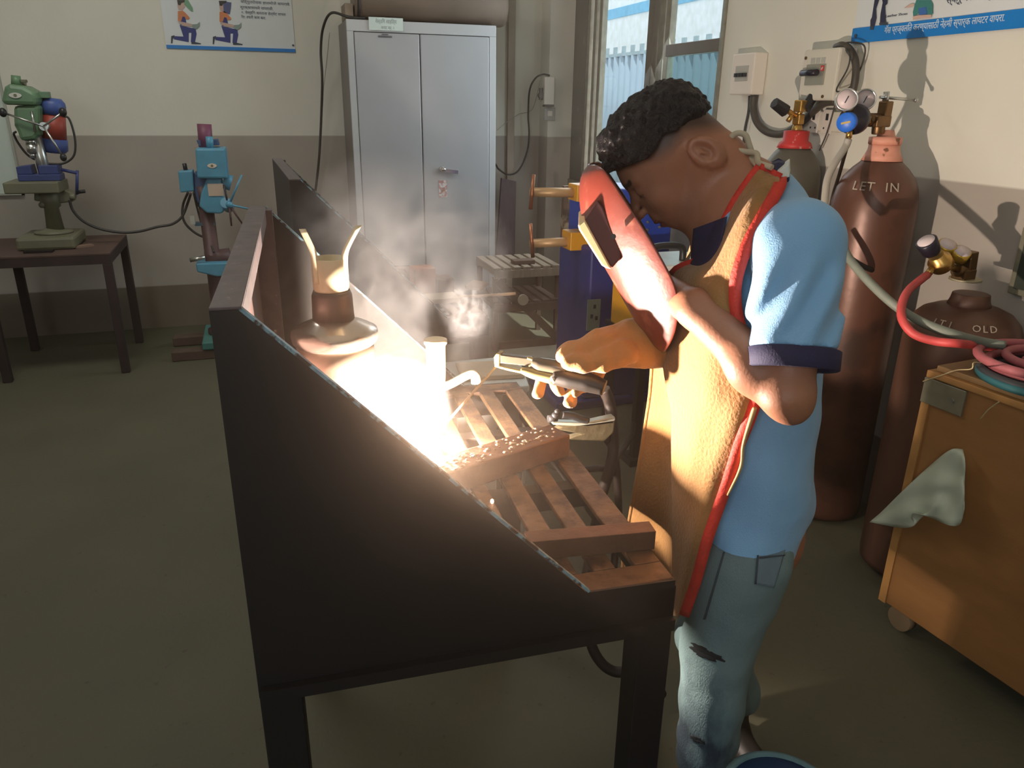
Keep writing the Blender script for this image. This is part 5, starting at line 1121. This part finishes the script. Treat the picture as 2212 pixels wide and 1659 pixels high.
cable('pale_hose', [aY(1833, 300, 2.08), aY(1826, 318, 2.08), aY(1805, 350, 2.06), aY(1788, 385, 2.04), aY(1782, 430, 2.0), aY(1780, 480, 1.95), aY(1790, 520, 1.9)], .0115, HW_, 'pale hose hanging from the dark regulator between the two tall cylinders', 'hose', n=12)
cable('thin_cable', [aY(1834, 300, 2.1), aY(1826, 330, 2.12), aY(1812, 380, 2.2), aY(1800, 420, 2.25), aY(1790, 470, 2.25)], .006, CABB, 'dark cable beside the pale hose between the two tall cylinders', 'cable')
# ================================================================== wooden crate with hose coil
WD = M('plywood', sr(150, 104, 58), .6, 0, .14, 3.5, bump=.05, stretch=(1, 1, 4)); WDE = M('plywood_edge', sr(176, 128, 72), .6, 0, .15, 10); WDT = M('plywood_top', sr(140, 108, 68), .6, 0, .14, 4)
ca = math.radians(6.2); cX = V([math.cos(ca), math.sin(ca), 0]); cY = V([-math.sin(ca), math.cos(ca), 0])
cO = aZ(1918, 1308, .085); cO[2] = 0
def K(x, y, z): return cO+cX*x+cY*y+ZV*z
t = thing('wooden_crate', 'large plywood crate on castors at the right edge, hose coil on its lid', 'crate', K(.25, -.4, 0))
zl_ = .845
def kb(b, x0, x1, y0, y1, z0, z1): return b.obox(K((x0+x1)/2, (y0+y1)/2, (z0+z1)/2), (x1-x0, y1-y0, z1-z0), cX, cY, ZV)
b = B(); kb(b, .006, .44, -1.15, .03, .085, zl_-.03); b.build('box', WD, t, bev=.003)
b = B(); kb(b, .0, .006, .012, .036, .085, zl_-.03); b.build('edge_strip', WDE, t)
b = B(); kb(b, -.004, .45, -1.16, .035, zl_-.03, zl_-.012); b.build('top_frame', WDE, t, bev=.002)
b = B(); kb(b, .012, .45, -1.15, .02, zl_-.012, zl_+.004); b.build('lid', WDT, t, bev=.002)
b = B(); kb(b, -.004, .0058, -.085, .038, zl_-.105, zl_-.033); kb(b, .0, .08, .031, .038, zl_-.105, zl_-.033); b.build('corner_bracket', M('bracket_zinc', sr(140, 134, 112), .45, .4, .15, 20), t, bev=.002)
b = B(); b.cyl(K(-.0045, -.055, zl_-.07), K(-.008, -.055, zl_-.07), .006); b.build('bracket_screw', STEEL, t)
for (x, y) in ((.05, -.02), (.40, -.02), (.05, -1.1)):
    b = B(); b.cyl(K(x-.015, y, .04), K(x+.015, y, .04), .039); b.build('castor', M('castor_wood', sr(140, 116, 88), .7), t)
# polythene sheet pinned to the crate
PLY = bpy.data.materials.new('polythene'); PLY.use_nodes = True; pb_ = PLY.node_tree.nodes['Principled BSDF']; pb_.inputs['Base Color'].default_value = (*sr(205, 212, 190), 1); pb_.inputs['Roughness'].default_value = .3; pb_.inputs['Alpha'].default_value = .82
cp_ = lambda x, y, o_=.012: (lambda d: C0+d*((((cO-cX*o_)-C0)@cX)/(d@cX)))(ray(x, y))
outl = [(2080, 970), (2052, 972), (2010, 1005), (1950, 1060), (1905, 1105), (1878, 1128)], [(2085, 1000), (2060, 1020), (2018, 1045), (1985, 1075), (1960, 1110), (1945, 1140)], [(2084, 1050), (2080, 1060), (2050, 1070), (2020, 1090), (1990, 1120), (1975, 1135)], [(2083, 1100), (2074, 1132), (2050, 1135), (2015, 1120), (1975, 1108), (1968, 1118)]
G = [[cp_(x, y, .012+.022*((i+j) % 2)+.01*i) for j, (x, y) in enumerate(r_)] for i, r_ in enumerate(outl)]
G = np.array(G); G = np.stack([spl(G[:, j], 5) for j in range(6)], 1); G = np.stack([spl(G[i], 4) for i in range(G.shape[0])], 0)
o = B().grid(G).build('polythene_sheet', PLY, None, solid=.001); tag(o, 'crumpled translucent polythene sheet pinned to the side of the plywood crate', 'plastic sheet')
# coil
cc_ = aZ(2262, 805, zl_+.03); 
def ring(name, rad, z, r, mt, label, sq=1., off=(0, 0), a0=0, a1=2*math.pi, wob=0.):
    P = [cc_*V([1, 1, 0])+ZV*(zl_+z)+cX*(off[0]+rad*sq*math.cos(a))+cY*(off[1]+rad*math.sin(a))+ZV*wob*math.sin(2*a) for a in np.linspace(a0, a1, 30)]
    o = B().tube(P, r, 12, 2).build(name, mt, coil); return o
coil = thing('hose_coil', 'coil of rose and grey rubber hoses lying on the lid of the plywood crate', 'hose coil', cc_)
ring('rose_hose', .160, .060, .0115, HP_, '', 1.0); ring('rose_hose', .128, .040, .011, HP_, '', 1.05, (.01, .01)); ring('rose_hose', .098, .058, .011, HP_, '', 1., (.02, .01)); ring('rose_hose', .065, .044, .010, HP_, '', 1., (.035, .005))
ring('grey_hose', .150, .022, .0115, HGD, '', 1., (.004, -.004)); ring('grey_hose', .122, .016, .011, HGD, '', 1.03, (.012, .0)); ring('grey_hose', .045, .05, .016, HG_, '', 1., (.05, .01)); ring('teal_hose', .158, .014, .0105, M('hose_teal', sr(50, 110, 116), .6), '', 1., (.004, -.010))
STR = M('string', sr(190, 172, 128), .8)
cable('tie_string', [cp_(1994, 824, .008), cp_(2030, 812, .02), cp_(2065, 800, .02), aZ(2098, 797, zl_+.07), aZ(2103, 784, zl_+.085), aZ(2118, 784, zl_+.075)], .0016, STR, 'pale string tied round the hose coil and hanging over the crate corner', 'string', n=6)
cable('tie_string', [cp_(2118, 905, .004), cp_(2135, 885, .012), cp_(2158, 868, .02)], .0016, STR, 'short pale string end hanging on the crate face below the coil', 'string', n=6)
# ================================================================== electrical boxes on the right wall
def wbox(x0, y0, x1, y1, dep, off=0): # pixel corners on the wall plane
    a_, b_ = aX(x0, y0, XR), aX(x1, y1, XR); return (XR-dep, min(a_[1], b_[1]), min(a_[2], b_[2])), (XR-.001, max(a_[1], b_[1]), max(a_[2], b_[2]))
BOXW = M('box_cream', sr(232, 222, 210), .4, 0, .03); BOXG = M('box_ivory', sr(214, 208, 192), .45, 0, .04)
lo_, hi_ = wbox(1612, 118, 1650, 205, .07); t = thing('breaker_box', 'small white breaker box on the right wall beside the window', 'electrical box', (XR, (lo_[1]+hi_[1])/2, lo_[2]))
B().box(lo_, hi_).build('case', BOXW, t, bev=.006)
ym, zm = (lo_[1]+hi_[1])/2, (lo_[2]+hi_[2])/2
B().box((lo_[0]-.003, ym-.05, zm-.03), (lo_[0], ym+.05, zm+.035)).build('window_recess', WPL2, t, bev=.001)
for k in range(4): B().box((lo_[0]-.012, ym-.045+k*.024, zm-.012), (lo_[0]-.0035, ym-.027+k*.024, zm+.004)).build('breaker_lever', BLK, t)
lo_, hi_ = wbox(1775, 110, 1838, 218, .085); t = thing('breaker_box', 'larger ivory breaker box with a metal switch, cable entering from its top', 'electrical box', (XR, (lo_[1]+hi_[1])/2, lo_[2]))
B().box(lo_, hi_).build('case', BOXG, t, bev=.008)
ym, zm = (lo_[1]+hi_[1])/2+.015, (lo_[2]+hi_[2])/2+.008
pl = B().box((lo_[0]-.006, ym-.055, zm-.045), (lo_[0], ym+.055, zm+.03)).build('switch_plate', M('switch_steel', sr(176, 174, 160), .35, .6), t, bev=.001)
B().cyl((lo_[0]-.02, ym+.06, zm), (lo_[0]-.02, ym-.03, zm), .012).build('switch_lever', REGD, pl)
B().box((lo_[0]-.009, ym-.052, zm+.005), (lo_[0]-.0065, ym-.035, zm+.025)).build('red_mark', REDN, pl)
for k in range(3): B().box((lo_[0]-.002, ym-.045+k*.03, zm+.034), (lo_[0]-.0002, ym-.022+k*.03, zm+.055)).build('label', WPL2, t)
for (yy, zz) in ((hi_[1]-.02, hi_[2]-.03), (lo_[1]+.06, lo_[2]+.015)): B().cyl((lo_[0]-.004, yy, zz), (lo_[0], yy, zz), .006).build('screw', BRD2, t)
lo_, hi_ = wbox(1745, 240, 1822, 286, .02); t = thing('socket_board', 'ivory socket board with a switch below the larger breaker box', 'socket', (XR, (lo_[1]+hi_[1])/2, lo_[2]))
B().box(lo_, hi_).build('plate', BOXG, t, bev=.004)
ym, zm = (lo_[1]+hi_[1])/2, (lo_[2]+hi_[2])/2
for s_ in (-1, 1):
    sw = B().box((lo_[0]-.004, ym+s_*.04-.03, zm-.045), (lo_[0], ym+s_*.04+.03, zm+.045)).build('module', WPL, t, bev=.001)
    B().box((lo_[0]-.008, ym+s_*.04-.006, zm+.005), (lo_[0]-.0045, ym+s_*.04+.006, zm+.03)).build('rocker', BLK, sw)
    for q_ in (-1, 1): B().cyl((lo_[0]-.005, ym+s_*.04+q_*.014, zm-.025), (lo_[0]-.0042, ym+s_*.04+q_*.014, zm-.025), .004).build('socket_hole', BLK, sw)
w_ = lambda x, y, o_=.03: aX(x, y, XR-o_)
CDT = M('conduit_dark', sr(72, 66, 58), .5)
cable('thick_cable', [w_(1806, 102, .04), w_(1818, 98, .05), w_(1832, 104, .05), w_(1845, 124, .05), w_(1849, 150, .05), w_(1846, 180, .05), w_(1840, 205, .05)], .014, CDT, 'thick dark cable arching over the top corner of the ivory breaker box', n=10)
cable('thick_cable', [w_(1629, 206, .03), w_(1627, 232, .03), w_(1634, 262, .03), w_(1652, 282, .03), w_(1676, 290, .03), w_(1700, 286, .03), w_(1726, 268, .03), w_(1760, 238, .04), w_(1782, 222, .05), w_(1806, 219, .05)], .016, CDT, 'thick dark cable sagging between the white and the ivory breaker box', n=10)
cable('thin_cable', [w_(1619, 207, .02), w_(1617, 240, .02), w_(1610, 275, .02), w_(1607, 300, .02), w_(1606, 340, .02)], .006, CAB, 'thin black cable hanging below the white breaker box')
cable('thin_wire', [w_(1806, 103, .06), w_(1830, 92, .05), w_(1860, 94, .04), w_(1869, 108, .03), w_(1862, 140, .03), w_(1848, 170, .03), w_(1836, 188, .05), w_(1812, 198, .09), w_(1808, 190, .09), w_(1830, 150, .09), w_(1836, 122, .09), w_(1828, 106, .07)], .003, CAB, 'thin dark wire looping over the ivory breaker box and the poster edge', 'wire')
cable('thin_wire', [w_(1806, 215, .03), w_(1800, 240, .03), w_(1785, 290, .03), w_(1770, 325, .03)], .003, CAB, 'thin wire slanting down from the ivory breaker box past the socket board', 'wire')
g0_, g1_ = wbox(2203, 560, 2250, 648, .01)
t = thing('wall_vent', 'dark framed opening low on the right wall at the right edge', 'vent', (XR, g0_[1], g0_[2]))
B().box((XR-.02, g0_[1]-.15, g0_[2]), (XR-.001, g1_[1], g1_[2]+.1)).build('frame', M('vent_frame', sr(120, 116, 96), .7, 0, .2, 20), t, bev=.003)
B().box((XR-.024, g0_[1]-.15, g0_[2]+.02), (XR-.0205, g1_[1]-.02, g1_[2]+.08)).build('mesh', M('vent_dark', sr(52, 58, 48), .9), t)
# ================================================================== blue thing at the bottom edge
bc = aZ(1697, 1716, .42)
t = thing('blue_bucket', 'blue plastic bucket with a pale worn rim, at the bottom edge near the crate', 'bucket', (bc[0], bc[1], 0))
BPL = M('bucket_blue', sr(28, 60, 112), .45, 0, .1, 6)
B().lathe((bc[0], bc[1], .002), ZV, [(0, .070), (.004, .075), (.40, .098), (.402, .094), (.02, .070)], 40).build('pail', BPL, t)
B().lathe((bc[0], bc[1], .392), ZV, [(0, .099), (.004, .105), (.014, .105), (.018, .100), (.018, .092), (.0, .092)], 40).build('rim', M('bucket_rim', sr(84, 122, 132), .5, 0, .2, 20), t)
B().lathe((bc[0], bc[1], .399), ZV, [(0, .093), (.006, .092), (.0065, .001)], 40).build('lid', BPL, t)
# ================================================================== smoke and haze (real volumes)
def volume(name, label, cat, c, size, build, rot=None):
    bm = B().box(-V(size)/2, V(size)/2); o = bm.build(name, None); o.location = tuple(c)
    if rot: o.rotation_euler = rot
    mt = bpy.data.materials.new(name); mt.use_nodes = True; nt = mt.node_tree; nt.nodes.clear()
    out = nt.nodes.new('ShaderNodeOutputMaterial'); vs = nt.nodes.new('ShaderNodeVolumeScatter'); nt.links.new(vs.outputs[0], out.inputs[1])
    build(nt, vs, size); o.data.materials.append(mt); tag(o, label, cat, kind='stuff'); mt.cycles.volume_sampling = 'EQUIANGULAR'
    return o
def haze(nt, vs, size):
    vs.inputs['Density'].default_value = .0085; vs.inputs['Anisotropy'].default_value = .86; vs.inputs['Color'].default_value = (1, .76, .58, 1)
volume('haze', 'thin welding haze hanging in the air of the whole room', 'haze', (.0, 2.3, 1.55), (4.3, 6.4, 3.0), haze)
def smoke(dens, scale, warp, power, aniso=.2, lo=.50, hi=.9, col=(.96, .96, 1, 1)):
    def f(nt, vs, size):
        N, Lk = nt.nodes, nt.links
        def mth(op, a, b=None, clamp=False):
            n = N.new('ShaderNodeMath'); n.operation = op; n.use_clamp = clamp
            for i, q in enumerate((a, b)):
                if q is None: continue
                if isinstance(q, (int, float)): n.inputs[i].default_value = q
                else: Lk.new(q, n.inputs[i])
            return n.outputs[0]
        tc = N.new('ShaderNodeTexCoord')
        n1 = N.new('ShaderNodeTexNoise'); n1.inputs['Scale'].default_value = scale*.55; n1.inputs['Detail'].default_value = 2; Lk.new(tc.outputs['Object'], n1.inputs['Vector'])
        vm = N.new('ShaderNodeVectorMath'); vm.operation = 'MULTIPLY_ADD'; Lk.new(n1.outputs['Color'], vm.inputs[0]); vm.inputs[1].default_value = (warp,)*3; Lk.new(tc.outputs['Object'], vm.inputs[2])
        n2 = N.new('ShaderNodeTexNoise'); n2.inputs['Scale'].default_value = scale; n2.inputs['Detail'].default_value = 3; n2.inputs['Roughness'].default_value = .45; Lk.new(vm.outputs[0], n2.inputs['Vector'])
        rg_ = mth('SUBTRACT', 1, mth('ABSOLUTE', mth('MULTIPLY', mth('SUBTRACT', n2.outputs['Fac'], .5), 4.4)), True)
        rg_ = mth('POWER', rg_, power)
        mp = N.new('ShaderNodeVectorMath'); mp.operation = 'MULTIPLY'; Lk.new(tc.outputs['Object'], mp.inputs[0]); mp.inputs[1].default_value = tuple(2/s_ for s_ in size)
        ln = N.new('ShaderNodeVectorMath'); ln.operation = 'LENGTH'; Lk.new(mp.outputs[0], ln.inputs[0])
        fo = mth('SUBTRACT', 1, ln.outputs['Value'], True); fo = mth('POWER', fo, .8)
        Lk.new(mth('MULTIPLY', mth('MULTIPLY', rg_, fo), dens), vs.inputs['Density'])
        vs.inputs['Anisotropy'].default_value = aniso; vs.inputs['Color'].default_value = col
    return f
volume('welding_smoke', 'wide curling plume of pale smoke rising from the arc over the booth', 'smoke', tuple(aY(852, 610, 1.80)), (.62, .52, .62), smoke(4.0, 7.5, .25, 2.2))
volume('welding_smoke', 'bright dense smoke glowing white right beside the arc', 'smoke', tuple(aY(832, 880, 1.44)), (.28, .24, .22), smoke(6, 12, .12, 1.0, lo=.3))
volume('smoke_wisp', 'curled white smoke wisp drifting right of the positioner post', 'smoke', tuple(aY(1003, 672, 1.56)), (.12, .09, .16), smoke(16, 26, .09, 4.0))
